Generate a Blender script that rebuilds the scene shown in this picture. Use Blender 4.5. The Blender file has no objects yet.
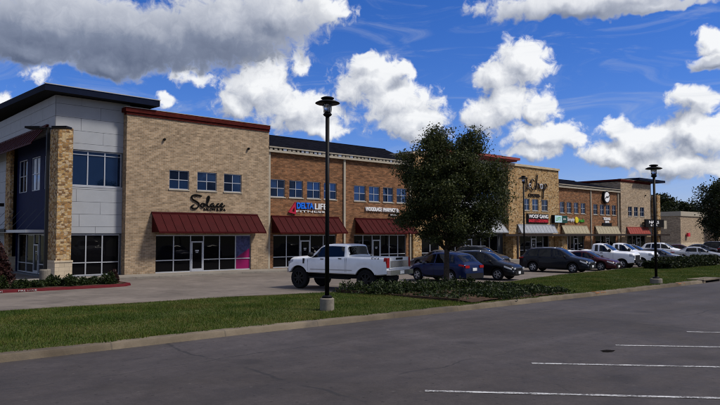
import bpy, bmesh, math, random
import numpy as np
from mathutils import Vector, Matrix
R = math.radians
sc = bpy.context.scene
COL = sc.collection

# ------------------------------------------------------------------ camera
cam = bpy.data.cameras.new('camera')
cam_o = bpy.data.objects.new('camera', cam); COL.objects.link(cam_o)
cam.sensor_width = 36.0
cam.lens = 36.0 * 650 / 720
cam.clip_start = 0.2; cam.clip_end = 6000
cam_o.location = (0, 0, 2.7)
cam_o.rotation_euler = (R(90 + 2.8), 0, R(47.9 - 90))
sc.camera = cam_o

# ------------------------------------------------------------------ exposure
vs = sc.view_settings
vs.view_transform = 'Standard'; vs.look = 'None'; vs.gamma = 1.0; vs.use_curve_mapping = False
vs.exposure = 0.0
sc.render.engine = 'CYCLES'
sc.cycles.use_denoising = True
sc.cycles.max_bounces = 6
sc.cycles.filter_width = 1.05
sc.cycles.caustics_reflective = False; sc.cycles.caustics_refractive = False

# ------------------------------------------------------------------ sun and sky
SUN_AZ, SUN_EL = -52.0, 50.0           # degrees, azimuth counter-clockwise from +X
sun = bpy.data.lights.new('sun', 'SUN'); sun.energy = 3.7; sun.angle = R(11); sun.color = (1.0, 0.93, 0.83)
sun_o = bpy.data.objects.new('sun', sun); COL.objects.link(sun_o)
sd = Vector((math.cos(R(SUN_AZ)) * math.cos(R(SUN_EL)), math.sin(R(SUN_AZ)) * math.cos(R(SUN_EL)), math.sin(R(SUN_EL))))
sun_o.rotation_euler = (-sd).to_track_quat('-Z', 'Y').to_euler()

class NT:
    """small helper round a node tree"""
    def __init__(s, tree): s.t = tree; s.n = tree.nodes; s.l = tree.links
    def node(s, typ, **kw):
        n = s.n.new(typ)
        for k, v in kw.items(): setattr(n, k, v)
        return n
    def put(s, sock, v):
        if v is None: return
        if isinstance(v, bpy.types.NodeSocket): s.l.new(v, sock)
        else:
            if hasattr(sock, 'default_value'):
                try: sock.default_value = v
                except Exception:
                    if isinstance(v, (int, float)): sock.default_value = (v, v, v)
                    else: sock.default_value = tuple(v) + (1,)
    def math(s, op, a, b=None, c=None, clamp=False):
        n = s.node('ShaderNodeMath', operation=op, use_clamp=clamp)
        s.put(n.inputs[0], a); s.put(n.inputs[1], b); s.put(n.inputs[2], c)
        return n.outputs[0]
    def vec(s, op, a, b=None, scale=None):
        n = s.node('ShaderNodeVectorMath', operation=op)
        s.put(n.inputs[0], a); s.put(n.inputs[1], b)
        if scale is not None: s.put(n.inputs['Scale'], scale)
        return n.outputs['Value'] if op in ('LENGTH', 'DOT_PRODUCT', 'DISTANCE') else n.outputs[0]
    def comb(s, x, y, z=0.0):
        n = s.node('ShaderNodeCombineXYZ')
        s.put(n.inputs[0], x); s.put(n.inputs[1], y); s.put(n.inputs[2], z); return n.outputs[0]
    def sep(s, v):
        n = s.node('ShaderNodeSeparateXYZ'); s.put(n.inputs[0], v); return n.outputs
    def noise(s, v, scale, detail=4, rough=0.55, dist=0.0, dim='3D'):
        n = s.node('ShaderNodeTexNoise', noise_dimensions=dim)
        s.put(n.inputs['Vector'], v); n.inputs['Scale'].default_value = scale
        n.inputs['Detail'].default_value = detail; n.inputs['Roughness'].default_value = rough
        n.inputs['Distortion'].default_value = dist
        return n.outputs[0]
    def ramp(s, fac, stops, interp='LINEAR'):
        n = s.node('ShaderNodeValToRGB'); n.color_ramp.interpolation = interp
        el = n.color_ramp.elements
        while len(el) < len(stops): el.new(0.5)
        for e, (p, c) in zip(el, stops):
            e.position = p
            e.color = (c, c, c, 1) if isinstance(c, (int, float)) else tuple(c) + (1,)
        s.put(n.inputs[0], fac); return n.outputs[0]
    def mix(s, fac, a, b, blend='MIX'):
        n = s.node('ShaderNodeMix', data_type='RGBA', blend_type=blend)
        s.put(n.inputs['Factor'], fac)
        s.put(n.inputs[6], a if isinstance(a, bpy.types.NodeSocket) else tuple(a) + (1,))
        s.put(n.inputs[7], b if isinstance(b, bpy.types.NodeSocket) else tuple(b) + (1,))
        return n.outputs[2]
    def maprange(s, v, a, b, c=0.0, d=1.0, smooth=True):
        n = s.node('ShaderNodeMapRange', interpolation_type='SMOOTHSTEP' if smooth else 'LINEAR')
        s.put(n.inputs[0], v)
        for i, q in enumerate((a, b, c, d)): s.put(n.inputs[i + 1], q)
        return n.outputs[0]
    def bump(s, h, strength=0.3, dist=0.02):
        n = s.node('ShaderNodeBump'); n.inputs['Strength'].default_value = strength
        n.inputs['Distance'].default_value = dist; s.put(n.inputs['Height'], h); return n.outputs[0]

world = bpy.data.worlds.new('World'); sc.world = world; world.use_nodes = True
# cumulus and grey stratus banks: (azimuth, elevation, half-width, half-height in degrees, thickness)
BRIGHT = [(56.6, 12.6, 3.44, 2.52, 1.00), (53.2, 10.7, 4.54, 2.23, 1.00), (58.6, 11.2, 2.21, 1.52, 1.00), (51.3, 9.3, 2.64, 1.04, 1.00), (51.0, 19.4, 2.67, 1.44, 1.00), (53.2, 14.8, 1.59, 1.34, 0.60), (62.5, 13.2, 3.60, 1.48, 0.42), (64.6, 11.0, 2.89, 1.40, 0.36), (74.4, 12.4, 3.59, 1.68, 0.40), (76.7, 10.6, 1.75, 1.21, 0.36), (46.8, 13.3, 3.38, 2.20, 1.00), (44.5, 11.6, 3.73, 2.39, 1.00), (48.6, 12.6, 1.60, 1.19, 1.00), (43.1, 9.7, 3.90, 1.47, 1.00), (46.8, 14.7, 2.14, 1.01, 1.00), (43.9, 14.1, 1.24, 1.01, 1.00), (33.7, 14.6, 2.37, 1.95, 1.00), (35.6, 13.5, 2.58, 1.49, 1.00), (35.0, 11.1, 2.90, 2.17, 1.00), (31.9, 8.3, 3.33, 1.34, 1.00), (37.0, 10.2, 2.24, 1.70, 1.00), (32.3, 10.5, 1.66, 1.50, 1.00), (29.4, 8.1, 1.12, 0.66, 1.00), (32.7, 7.0, 2.17, 0.85, 1.00), (20.6, 10.2, 2.15, 1.38, 1.00), (23.9, 7.7, 3.34, 1.59, 1.00), (19.9, 7.9, 2.84, 1.54, 1.00), (26.0, 8.5, 1.70, 0.89, 1.00), (26.6, 6.8, 2.82, 1.31, 1.00), (22.0, 5.6, 4.30, 1.58, 1.00), (18.9, 14.7, 1.52, 1.03, 1.00)]
DARK = [(73.7, 16.4, 6.80, 3.39, 1.00), (66.8, 16.1, 9.41, 3.11, 1.00), (59.8, 17.3, 7.85, 3.50, 1.00), (55.0, 18.8, 4.87, 2.24, 1.00), (75.1, 14.2, 4.72, 1.65, 1.00), (69.0, 14.0, 4.07, 1.34, 1.00), (28.9, 18.9, 9.23, 1.22, 1.00), (23.5, 18.0, 5.41, 0.67, 1.00), (19.2, 13.5, 1.81, 0.67, 1.00)]
def cloud_group(name, blobs):
    g = bpy.data.node_groups.new(name, 'ShaderNodeTree')
    g.interface.new_socket('P', in_out='INPUT', socket_type='NodeSocketVector')
    g.interface.new_socket('D', in_out='OUTPUT', socket_type='NodeSocketFloat')
    t = NT(g); gi = t.node('NodeGroupInput'); go = t.node('NodeGroupOutput')
    p = gi.outputs[0]; acc = None
    for (a, e, rx, ry, amp) in blobs:
        n = t.node('ShaderNodeVectorMath', operation='MULTIPLY_ADD')
        t.put(n.inputs[0], p); n.inputs[1].default_value = (1 / rx, 1 / ry, 0); n.inputs[2].default_value = (-a / rx, -e / ry, 0)
        d = t.math('SUBTRACT', amp, t.vec('LENGTH', n.outputs[0]))
        if acc is None: acc = d
        else: acc = t.math('SMOOTH_MAX', acc, d, 0.18)
    t.put(go.inputs[0], acc)
    return g
def build_world():
    t = NT(world.node_tree); t.n.clear()
    out = t.node('ShaderNodeOutputWorld'); bg = t.node('ShaderNodeBackground')
    sky = t.node('ShaderNodeTexSky', sky_type='NISHITA'); sky.sun_disc = False
    sky.sun_elevation = R(SUN_EL); sky.sun_rotation = R(90 - SUN_AZ)
    sky.ozone_density = 4.0; sky.air_density = 1.0; sky.dust_density = 0.2
    hs = t.node('ShaderNodeHueSaturation'); hs.inputs['Saturation'].default_value = 1.30; hs.inputs['Value'].default_value = 1.08
    t.put(hs.inputs['Color'], sky.outputs[0])
    skyc = t.mix(1.0, hs.outputs[0], (0.72, 0.73, 1.13), 'MULTIPLY')
    d = t.node('ShaderNodeTexCoord').outputs['Generated']
    x, y, z = t.sep(d)
    az = t.math('MULTIPLY', t.math('ARCTAN2', y, x), 180 / math.pi)
    el = t.math('MULTIPLY', t.math('ARCSINE', z), 180 / math.pi)
    p0 = t.comb(az, el)
    # domain warp so that outlines billow
    n1 = t.node('ShaderNodeTexNoise', noise_dimensions='2D'); t.put(n1.inputs['Vector'], p0)
    n1.inputs['Scale'].default_value = 0.32; n1.inputs['Detail'].default_value = 3; n1.inputs['Roughness'].default_value = 0.55
    w = t.vec('SCALE', t.vec('SUBTRACT', n1.outputs['Color'], (0.5, 0.5, 0.5)), scale=2.6)
    p = t.vec('ADD', p0, w)
    def billow(q, scale, det):
        v = t.node('ShaderNodeTexVoronoi', voronoi_dimensions='2D', feature='F1', normalize=True)
        t.put(v.inputs['Vector'], q); v.inputs['Scale'].default_value = scale; v.inputs['Detail'].default_value = det
        v.inputs['Roughness'].default_value = 0.55; v.inputs['Lacunarity'].default_value = 2.1
        return t.math('SUBTRACT', 0.35, v.outputs['Distance'])
    gb = cloud_group('cumulus_field', BRIGHT); gd = cloud_group('bank_field', DARK)
    OFF = (-0.75, 1.0, 0)      # towards the light, up and to the side
    # outside the view the sky goes on with the same kind of broken cloud
    n3 = t.noise(d, 2.6, 5, 0.55)
    inview = t.math('MULTIPLY', t.maprange(t.math('ABSOLUTE', t.math('SUBTRACT', az, 47.9)), 36, 50), 1.0)
    up = t.maprange(el, 21, 32)
    away = t.math('MAXIMUM', inview, up)
    gen = t.math('SUBTRACT', t.math('MULTIPLY', t.math('SUBTRACT', n3, 0.5), 3.0), t.math('SUBTRACT', 1.2, t.math('MULTIPLY', away, 1.3)))
    def field(q, grp, amp):
        n = t.node('ShaderNodeGroup', node_tree=grp); t.put(n.inputs[0], q)
        return t.math('MAXIMUM', n.outputs[0], gen)
    b1 = billow(p, 0.30, 2.0); b2 = billow(t.vec('ADD', p, OFF), 0.30, 2.0)
    fine = t.noise(p0, 0.95, 9, 0.66, 0.35, '2D')
    fb = t.math('SUBTRACT', fine, 0.5)
    def dens(q, grp, b, k): return t.math('ADD', field(q, grp, k), t.math('MULTIPLY', b, k))
    Db = t.math('ADD', dens(p, gb, b1, 0.75), t.math('MULTIPLY', fb, 0.95))
    Db2 = dens(t.vec('ADD', p, OFF), gb, b2, 0.75)
    Dd = t.math('ADD', dens(p, gd, b1, 0.5), t.math('MULTIPLY', fb, 0.8))
    Dd2 = dens(t.vec('ADD', p, OFF), gd, b2, 0.5)
    ab = t.maprange(Db, -0.10, 0.34); ad = t.maprange(Dd, -0.12, 0.34)
    rb = t.math('SUBTRACT', Db, Db2); rd = t.math('SUBTRACT', Dd, Dd2)
    low = t.math('MULTIPLY', t.maprange(el, 9.0, 3.0), 0.10)
    shb = t.math('ADD', t.math('SUBTRACT', 0.78, low), t.math('MULTIPLY', rb, 0.52), clamp=True)
    shd = t.math('ADD', t.math('SUBTRACT', 0.62, t.math('MULTIPLY', t.math('MULTIPLY', t.maprange(Dd, 0.0, 0.5), t.math('MAXIMUM', t.maprange(el, 20.5, 13.5), away)), 0.44)), t.math('MULTIPLY', rd, 0.36), clamp=True)
    lit = [(0.0, (1.15, 1.40, 2.05)), (0.30, (2.25, 2.6, 3.45)), (0.62, (5.2, 5.5, 6.2)), (1.0, (9.5, 9.6, 9.7))]
    def cl(v):
        s_ = t.node('ShaderNodeValToRGB'); el_ = s_.color_ramp.elements
        while len(el_) < 4: el_.new(0.5)
        for e, (q, c) in zip(el_, lit): e.position = q; e.color = tuple(k / 10 for k in c) + (1,)
        t.put(s_.inputs[0], v); return t.mix(1.0, s_.outputs[0], (10, 10, 10), 'MULTIPLY')
    colr = t.mix(t.math('MULTIPLY', ab, 0.97), skyc, cl(shb))
    colr = t.mix(t.math('MULTIPLY', ad, 0.95), colr, cl(shd))
    # thin high streaks
    st = t.noise(t.vec('MULTIPLY', p0, (0.10, 0.42, 0)), 1.0, 6, 0.62, 1.2, '2D')
    stm = t.math('MULTIPLY', t.maprange(st, 0.48, 0.80), 0.30)
    colr = t.mix(t.math('MULTIPLY', stm, t.math('SUBTRACT', 1.0, ad)), colr, (5.0, 5.6, 6.6))
    t.put(bg.inputs['Color'], colr); bg.inputs['Strength'].default_value = 0.1
    t.l.new(bg.outputs[0], out.inputs[0])
build_world()
world.cycles.sampling_method = 'MANUAL'; world.cycles.sample_map_resolution = 512

# ------------------------------------------------------------------ mesh helpers
class MB:
    def __init__(s): s.v = []; s.f = []
    def add(s, vs, fs):
        b = len(s.v); s.v += [tuple(p) for p in vs]; s.f += [tuple(i + b for i in f) for f in fs]; return s
    def quad(s, a, b, c, d): return s.add([a, b, c, d], [(0, 1, 2, 3)])
    def box(s, x0, x1, y0, y1, z0, z1):
        v = [(x0, y0, z0), (x1, y0, z0), (x1, y1, z0), (x0, y1, z0), (x0, y0, z1), (x1, y0, z1), (x1, y1, z1), (x0, y1, z1)]
        return s.add(v, [(0, 3, 2, 1), (4, 5, 6, 7), (0, 1, 5, 4), (1, 2, 6, 5), (2, 3, 7, 6), (3, 0, 4, 7)])
    def mbox(s, M, u0, u1, v0, v1, d0, d1):
        """box in the (u, v, depth) frame M of a wall"""
        c = [M(u, v, d) for d in (d0, d1) for (u, v) in ((u0, v0), (u1, v0), (u1, v1), (u0, v1))]
        return s.add(c, [(0, 1, 2, 3), (7, 6, 5, 4), (0, 4, 5, 1), (1, 5, 6, 2), (2, 6, 7, 3), (3, 7, 4, 0)])
    def tube(s, pts, rad, n=8, cap=True):
        pts = [Vector(p) for p in pts]; m = len(pts)
        if not hasattr(rad, '__len__'): rad = [rad] * m
        b = len(s.v); prev = None
        for i, p in enumerate(pts):
            t = (pts[min(i + 1, m - 1)] - pts[max(i - 1, 0)]).normalized()
            if prev is None: a = t.orthogonal().normalized()
            else:
                a = prev - t * prev.dot(t); a = a.normalized() if a.length > 1e-6 else t.orthogonal().normalized()
            prev = a; c = t.cross(a)
            for k in range(n):
                q = 2 * math.pi * k / n; w = p + (a * math.cos(q) + c * math.sin(q)) * rad[i]; s.v.append(tuple(w))
        for i in range(m - 1):
            for k in range(n):
                k2 = (k + 1) % n; s.f.append((b + i * n + k, b + i * n + k2, b + (i + 1) * n + k2, b + (i + 1) * n + k))
        if cap:
            s.f.append(tuple(b + k for k in reversed(range(n)))); s.f.append(tuple(b + (m - 1) * n + k for k in range(n)))
        return s
    def lathe(s, prof, n=24, c=(0, 0, 0), axis='z', cap=True):
        b = len(s.v); m = len(prof)
        for (r, h) in prof:
            for k in range(n):
                q = 2 * math.pi * k / n; x, y = r * math.cos(q), r * math.sin(q)
                p = (x, y, h) if axis == 'z' else (x, h, y)
                s.v.append((p[0] + c[0], p[1] + c[1], p[2] + c[2]))
        for i in range(m - 1):
            for k in range(n):
                k2 = (k + 1) % n; s.f.append((b + i * n + k, b + i * n + k2, b + (i + 1) * n + k2, b + (i + 1) * n + k))
        if cap and prof[0][0] > 1e-4: s.f.append(tuple(b + k for k in reversed(range(n))))
        if cap and prof[-1][0] > 1e-4: s.f.append(tuple(b + (m - 1) * n + k for k in range(n)))
        return s
    def wall(s, M, u0, u1, v0, v1, holes=(), reveal=0.12):
        us = sorted({u0, u1, *[h[0] for h in holes], *[h[1] for h in holes]}); vs = sorted({v0, v1, *[h[2] for h in holes], *[h[3] for h in holes]})
        us = [u for u in us if u0 <= u <= u1]; vs = [v for v in vs if v0 <= v <= v1]
        for i in range(len(us) - 1):
            for j in range(len(vs) - 1):
                cu, cv = (us[i] + us[i + 1]) / 2, (vs[j] + vs[j + 1]) / 2
                if any(h[0] < cu < h[1] and h[2] < cv < h[3] for h in holes): continue
                s.quad(M(us[i], vs[j], 0), M(us[i + 1], vs[j], 0), M(us[i + 1], vs[j + 1], 0), M(us[i], vs[j + 1], 0))
        for (a, b, c, d) in holes:
            for (p, q) in (((a, c), (b, c)), ((b, c), (b, d)), ((b, d), (a, d)), ((a, d), (a, c))):
                s.quad(M(*p, 0), M(*q, 0), M(*q, reveal), M(*p, reveal))
        return s
    def mesh(s, name):
        me = bpy.data.meshes.new(name); me.from_pydata(s.v, [], s.f); me.update(); return me
    def build(s, name, m, parent=None, smooth=False, world=True, fixn=False):
        me = s.mesh(name)
        if fixn:
            bm = bmesh.new(); bm.from_mesh(me); bmesh.ops.recalc_face_normals(bm, faces=bm.faces); bm.to_mesh(me); bm.free()
        return put(name, me, m, parent, smooth, world)

def put(name, me, m, parent=None, smooth=False, world=True):
    if m is not None and not me.materials: me.materials.append(m)
    if smooth: me.polygons.foreach_set('use_smooth', [True] * len(me.polygons))
    o = bpy.data.objects.new(name, me); COL.objects.link(o)
    if parent is not None:
        o.parent = parent
        if world:
            L = Vector((0, 0, 0)); q = parent
            while q is not None: L += q.location; q = q.parent
            o.location = -L
    return o
def tag(o, label=None, cat=None, group=None, kind=None):
    for k, v in (('label', label), ('category', cat), ('group', group), ('kind', kind)):
        if v: o[k] = v
    return o
def thing(name, label, cat, loc=(0, 0, 0), rz=0, group=None):
    o = bpy.data.objects.new(name, None); COL.objects.link(o); o.empty_display_size = 0.2
    o.location = loc; o.rotation_euler = (0, 0, rz)
    return tag(o, label, cat, group)
def struct(o, label=None): return tag(o, label, kind='structure')
def copy_tree(o, parent=None):
    c = o.copy(); COL.objects.link(c); c.parent = parent
    for ch in [k for k in o.children]: copy_tree(ch, c)
    return c
def front(Y):  return lambda u, v, d: (u, Y + d, v)        # wall facing -Y, u = X
def left(X):   return lambda u, v, d: (X + d, u, v)        # wall facing -X, u = Y
def raw_mesh(name, V, F4, m):
    """fast mesh from numpy arrays, F4 = (n,3) or (n,4) indices"""
    V = np.asarray(V, np.float32); F4 = np.asarray(F4, np.int32); k = F4.shape[1]
    me = bpy.data.meshes.new(name); me.vertices.add(len(V)); me.vertices.foreach_set('co', V.ravel())
    me.loops.add(F4.size); me.loops.foreach_set('vertex_index', F4.ravel())
    me.polygons.add(len(F4)); me.polygons.foreach_set('loop_start', np.arange(0, F4.size, k, dtype=np.int32))
    me.update(calc_edges=True); me.validate()
    if m is not None: me.materials.append(m)
    return me
def text_mesh(txt, size, depth, xscale=1.0, shear=0.0, offset=0.0, space=1.0):
    cu = bpy.data.curves.new('lettering', 'FONT'); cu.body = txt; cu.size = size; cu.extrude = depth / 2
    cu.align_x = 'CENTER'; cu.align_y = 'CENTER'; cu.shear = shear; cu.offset = offset; cu.space_character = space; cu.resolution_u = 3
    o = bpy.data.objects.new('tmp', cu); COL.objects.link(o)
    dg = bpy.context.evaluated_depsgraph_get(); dg.update()
    me = bpy.data.meshes.new_from_object(o.evaluated_get(dg)); bpy.data.objects.remove(o); bpy.data.curves.remove(cu)
    me.materials.clear()
    for v in me.vertices: v.co.x *= xscale
    return me
def lettering(txt, m, parent, x, y, z, width, height, depth=0.06, name='lettering', shear=0.0, bold=0.0, small=False):
    """raised letters centred on (x, z) of a wall at y, fitted to width x height"""
    me = text_mesh(txt, 1.0, 1.0, 1.0, shear, bold)
    co = np.empty(len(me.vertices) * 3); me.vertices.foreach_get('co', co); co = co.reshape(-1, 3)
    lo, hi = co.min(0), co.max(0); co = (co - (lo + hi) / 2) / np.maximum(hi - lo, 1e-6)
    new = np.empty_like(co)
    new[:, 0] = x + co[:, 0] * width; new[:, 2] = z + co[:, 1] * height; new[:, 1] = y - depth / 2 - co[:, 2] * depth
    if small:
        me.vertices.foreach_set('co', new.ravel()); me.update()
        return tag(put(name, me, m, parent), kind='stuff')
    par = list(range(len(new)))
    def find(i):
        while par[i] != i: par[i] = par[par[i]]; i = par[i]
        return i
    for e in me.edges:
        a, b_ = find(e.vertices[0]), find(e.vertices[1])
        if a != b_: par[a] = b_
    comp = {}
    for i in range(len(new)): comp.setdefault(find(i), []).append(i)
    boxes = sorted([[new[k][:, 0].min(), new[k][:, 0].max(), k] for k in comp.values()], key=lambda q: q[0])
    out = []
    for q in boxes:
        if out and q[0] < out[-1][1] - 0.002: out[-1][1] = max(out[-1][1], q[1]); out[-1][2] = out[-1][2] + q[2]
        else: out.append(q)
    for q in out:
        ids = {v: n for n, v in enumerate(q[2])}
        fs = [[ids[v] for v in p.vertices] for p in me.polygons if p.vertices[0] in ids]
        mm = bpy.data.meshes.new('letter'); mm.from_pydata([tuple(new[v]) for v in q[2]], [], fs); mm.update()
        put('letter', mm, m, parent)
def strokes(paths, m, parent, x, y, z, sx, sz, rad, name='lettering', flat=0.5):
    """script letters: smooth strokes in a 2-D box mapped on a wall"""
    mb = MB()
    for P in paths:
        P = [Vector((a, b, 0)) for a, b in P]; Q = []
        for i in range(len(P) - 1):
            p0, p1, p2, p3 = P[max(i - 1, 0)], P[i], P[i + 1], P[min(i + 2, len(P) - 1)]
            for k in range(6):
                t = k / 6; Q.append(0.5 * ((2 * p1) + (p2 - p0) * t + (2 * p0 - 5 * p1 + 4 * p2 - p3) * t * t + (3 * p1 - p0 - 3 * p2 + p3) * t ** 3))
        Q.append(P[-1])
        mb.tube([(x + q.x * sx, y - rad * flat, z + q.y * sz) for q in Q], rad, 6)
    return mb.build(name, m, parent, smooth=True)

# ------------------------------------------------------------------ materials
MAT = {}
def new_mat(name):
    m = bpy.data.materials.new(name); m.use_nodes = True; t = NT(m.node_tree)
    b = next(n for n in t.n if n.type == 'BSDF_PRINCIPLED'); MAT[name] = m
    return m, t, b
def objco(t): return t.node('ShaderNodeTexCoord').outputs['Object']
def plain(name, col, rough=0.6, metal=0.0, var=0.12, scale=3.0, spec=0.22, bump=0.0, coat=0.0):
    m, t, b = new_mat(name)
    co = objco(t); n = t.noise(co, scale, 5, 0.6)
    f = t.maprange(n, 0.3, 0.7, 1 - var, 1 + var, False)
    t.put(b.inputs['Base Color'], t.mix(1.0, col, t.comb(f, f, f), 'MULTIPLY'))
    b.inputs['Roughness'].default_value = rough; b.inputs['Metallic'].default_value = metal
    b.inputs['Specular IOR Level'].default_value = spec; b.inputs['Coat Weight'].default_value = coat; b.inputs['Coat Roughness'].default_value = 0.04
    if bump: t.put(b.inputs['Normal'], t.bump(t.noise(co, scale * 8, 4), bump, 0.01))
    return m
def uv_wall(t):
    x, y, z = t.sep(objco(t)); return t.comb(t.math('ADD', x, y), z)
def brick(name, c1, c2, mortar, bw=0.33, bh=0.108, gap=0.015, dark=0.35, spread=1.0):
    m, t, b = new_mat(name); uv = uv_wall(t)
    def bt(a, c, mo):
        n = t.node('ShaderNodeTexBrick'); t.put(n.inputs['Vector'], uv)
        t.put(n.inputs['Color1'], a + (1,)); t.put(n.inputs['Color2'], c + (1,)); t.put(n.inputs['Mortar'], mo + (1,))
        n.inputs['Scale'].default_value = 1.0; n.inputs['Mortar Size'].default_value = gap; n.inputs['Mortar Smooth'].default_value = 0.3
        n.inputs['Brick Width'].default_value = bw; n.inputs['Row Height'].default_value = bh; n.inputs['Bias'].default_value = 0.0
        return n
    n = bt(c1, c2, mortar)
    # tone of single bricks: cell noise on the same grid
    wn = t.node('ShaderNodeTexWhiteNoise', noise_dimensions='2D')
    sx, sy, _ = t.sep(uv); row = t.math('FLOOR', t.math('DIVIDE', sy, bh))
    off = t.math('MULTIPLY', t.math('FLOORED_MODULO', row, 2.0), 0.5)
    colm = t.math('FLOOR', t.math('ADD', t.math('DIVIDE', sx, bw), off))
    t.put(wn.inputs['Vector'], t.comb(colm, row))
    tone = t.maprange(wn.outputs['Value'], 0, 1, 1 - dark, 1 + dark * spread, False)
    big = t.maprange(t.noise(objco(t), 0.35, 5, 0.6), 0.3, 0.7, 0.90, 1.09, False)
    tone = t.math('MULTIPLY', tone, big)
    t.put(b.inputs['Base Color'], t.mix(1.0, n.outputs[0], t.comb(tone, tone, tone), 'MULTIPLY'))
    b.inputs['Roughness'].default_value = 0.9; b.inputs['Specular IOR Level'].default_value = 0.2
    t.put(b.inputs['Normal'], t.bump(t.math('SUBTRACT', 1.0, n.outputs['Fac']), 0.6, 0.01))
    return m
def stone(name, cols, scale=3.2, joint=(0.30, 0.26, 0.19), aspect=1.6):
    m, t, b = new_mat(name)
    x, y, z = t.sep(objco(t)); uv = t.comb(t.math('ADD', x, y), t.math('MULTIPLY', z, aspect))
    v = t.node('ShaderNodeTexVoronoi', voronoi_dimensions='2D', distance='CHEBYCHEV'); t.put(v.inputs['Vector'], uv); v.inputs['Scale'].default_value = scale; v.inputs['Randomness'].default_value = 0.75
    v2 = t.node('ShaderNodeTexVoronoi', voronoi_dimensions='2D', distance='CHEBYCHEV', feature='F2'); t.put(v2.inputs['Vector'], uv); v2.inputs['Scale'].default_value = scale; v2.inputs['Randomness'].default_value = 0.75
    edge = t.maprange(t.math('SUBTRACT', v2.outputs['Distance'], v.outputs['Distance']), 0.02, 0.10)
    r = t.sep(v.outputs['Color'])[0]
    k = len(cols); c = t.ramp(r, [(i / k, cc) for i, cc in enumerate(cols)], 'CONSTANT')
    g = t.maprange(t.noise(objco(t), 9, 5, 0.65), 0.25, 0.75, 0.72, 1.25, False)
    c = t.mix(1.0, c, t.comb(g, g, g), 'MULTIPLY')
    t.put(b.inputs['Base Color'], t.mix(edge, joint, c)); b.inputs['Roughness'].default_value = 0.92; b.inputs['Specular IOR Level'].default_value = 0.2
    t.put(b.inputs['Normal'], t.bump(t.math('ADD', edge, t.math('MULTIPLY', g, 0.3)), 0.7, 0.03))
    return m

brick('buff_brick', (0.345, 0.247, 0.155), (0.235, 0.164, 0.10), (0.38, 0.31, 0.23), dark=0.24)
brick('red_brick', (0.225, 0.098, 0.042), (0.150, 0.066, 0.030), (0.20, 0.13, 0.08), dark=0.36)
brick('tan_brick', (0.36, 0.27, 0.18), (0.27, 0.195, 0.125), (0.36, 0.30, 0.23), dark=0.25)
stone('pier_stone', [(0.42, 0.26, 0.10), (0.27, 0.155, 0.06), (0.50, 0.36, 0.19), (0.36, 0.20, 0.075), (0.46, 0.34, 0.21), (0.18, 0.10, 0.045)], 5.2)
stone('tan_stone', [(0.42, 0.27, 0.12), (0.33, 0.20, 0.085), (0.46, 0.33, 0.18), (0.37, 0.22, 0.09), (0.20, 0.12, 0.05)], 4.4)
brick('limestone', (0.55, 0.46, 0.33), (0.47, 0.39, 0.28), (0.36, 0.30, 0.22), 0.6, 0.24, 0.012, 0.10)
plain('panel_grey', (0.33, 0.348, 0.375), 0.55, var=0.06, scale=1.2, spec=0.3)
plain('panel_joint', (0.10, 0.11, 0.125), 0.8)
plain('navy_panel', (0.004, 0.009, 0.048), 0.7, var=0.15, spec=0.15)
plain('roof_fascia', (0.006, 0.010, 0.026), 0.7, var=0.15, spec=0.05)
plain('roof_trim', (0.42, 0.40, 0.36), 0.5)
plain('soffit', (0.012, 0.013, 0.016), 0.9, spec=0.1)
plain('awning_red', (0.044, 0.0042, 0.005), 0.55, metal=0.0, var=0.14, scale=2.0, spec=0.06)
plain('cornice_red', (0.070, 0.012, 0.010), 0.8, var=0.3, spec=0.05)
plain('roof_red', (0.26, 0.055, 0.045), 0.6, var=0.15)
plain('awning_cream', (0.33, 0.285, 0.19), 0.5)
plain('awning_grey', (0.29, 0.305, 0.33), 0.45)
plain('awning_brickred', (0.26, 0.05, 0.035), 0.5)
plain('cream_trim', (0.37, 0.33, 0.26), 0.6, var=0.1)
plain('alu_frame', (0.46, 0.48, 0.52), 0.35, metal=0.35, var=0.05)
plain('dark_frame', (0.035, 0.037, 0.042), 0.4)
plain('black_metal', (0.004, 0.004, 0.005), 0.5, var=0.2, spec=0.15)
plain('bronze_metal', (0.024, 0.016, 0.013), 0.5, var=0.2, spec=0.25)
plain('letter_white', (0.80, 0.80, 0.80), 0.5, var=0.03)
plain('letter_black', (0.006, 0.006, 0.006), 0.7, spec=0.08)
plain('letter_blue', (0.01, 0.16, 0.75), 0.4)
plain('letter_crimson', (0.42, 0.018, 0.05), 0.4)
plain('letter_green', (0.10, 0.42, 0.06), 0.5)
plain('letter_yellow', (0.75, 0.58, 0.03), 0.5)
plain('sign_red', (0.55, 0.03, 0.05), 0.5)
plain('sign_black', (0.008, 0.008, 0.009), 0.6, spec=0.1)
plain('sign_cyan', (0.50, 0.72, 0.80), 0.4)
plain('sign_green', (0.01, 0.06, 0.045), 0.4)
plain('magenta_film', (0.23, 0.007, 0.085), 0.35, var=0.05)
plain('poster_blue', (0.055, 0.06, 0.16), 0.4, var=0.5, scale=6)
plain('pole_concrete', (0.20, 0.178, 0.145), 0.9, var=0.2, scale=8, bump=0.3)
plain('bark', (0.065, 0.048, 0.036), 0.95, var=0.45, scale=9, bump=0.8)
def glass(name, col, ior, rough=0.02, tint=None):
    m, t, b = new_mat(name); b.inputs['Base Color'].default_value = col + (1,); b.inputs['Roughness'].default_value = rough
    b.inputs['IOR'].default_value = ior
    if tint: b.inputs['Specular Tint'].default_value = tint + (1,)
    n = t.noise(objco(t), 0.9, 2); t.put(b.inputs['Normal'], t.bump(n, 0.05, 0.05))
    return m
glass('window_glass', (0.004, 0.012, 0.034), 1.9, tint=(0.34, 0.55, 1.0))
glass('window_glass_dim', (0.003, 0.005, 0.012), 1.5, tint=(0.4, 0.6, 1.0))
glass('store_glass', (0.004, 0.004, 0.005), 1.22)
glass('car_glass', (0.003, 0.003, 0.004), 1.42)
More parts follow.
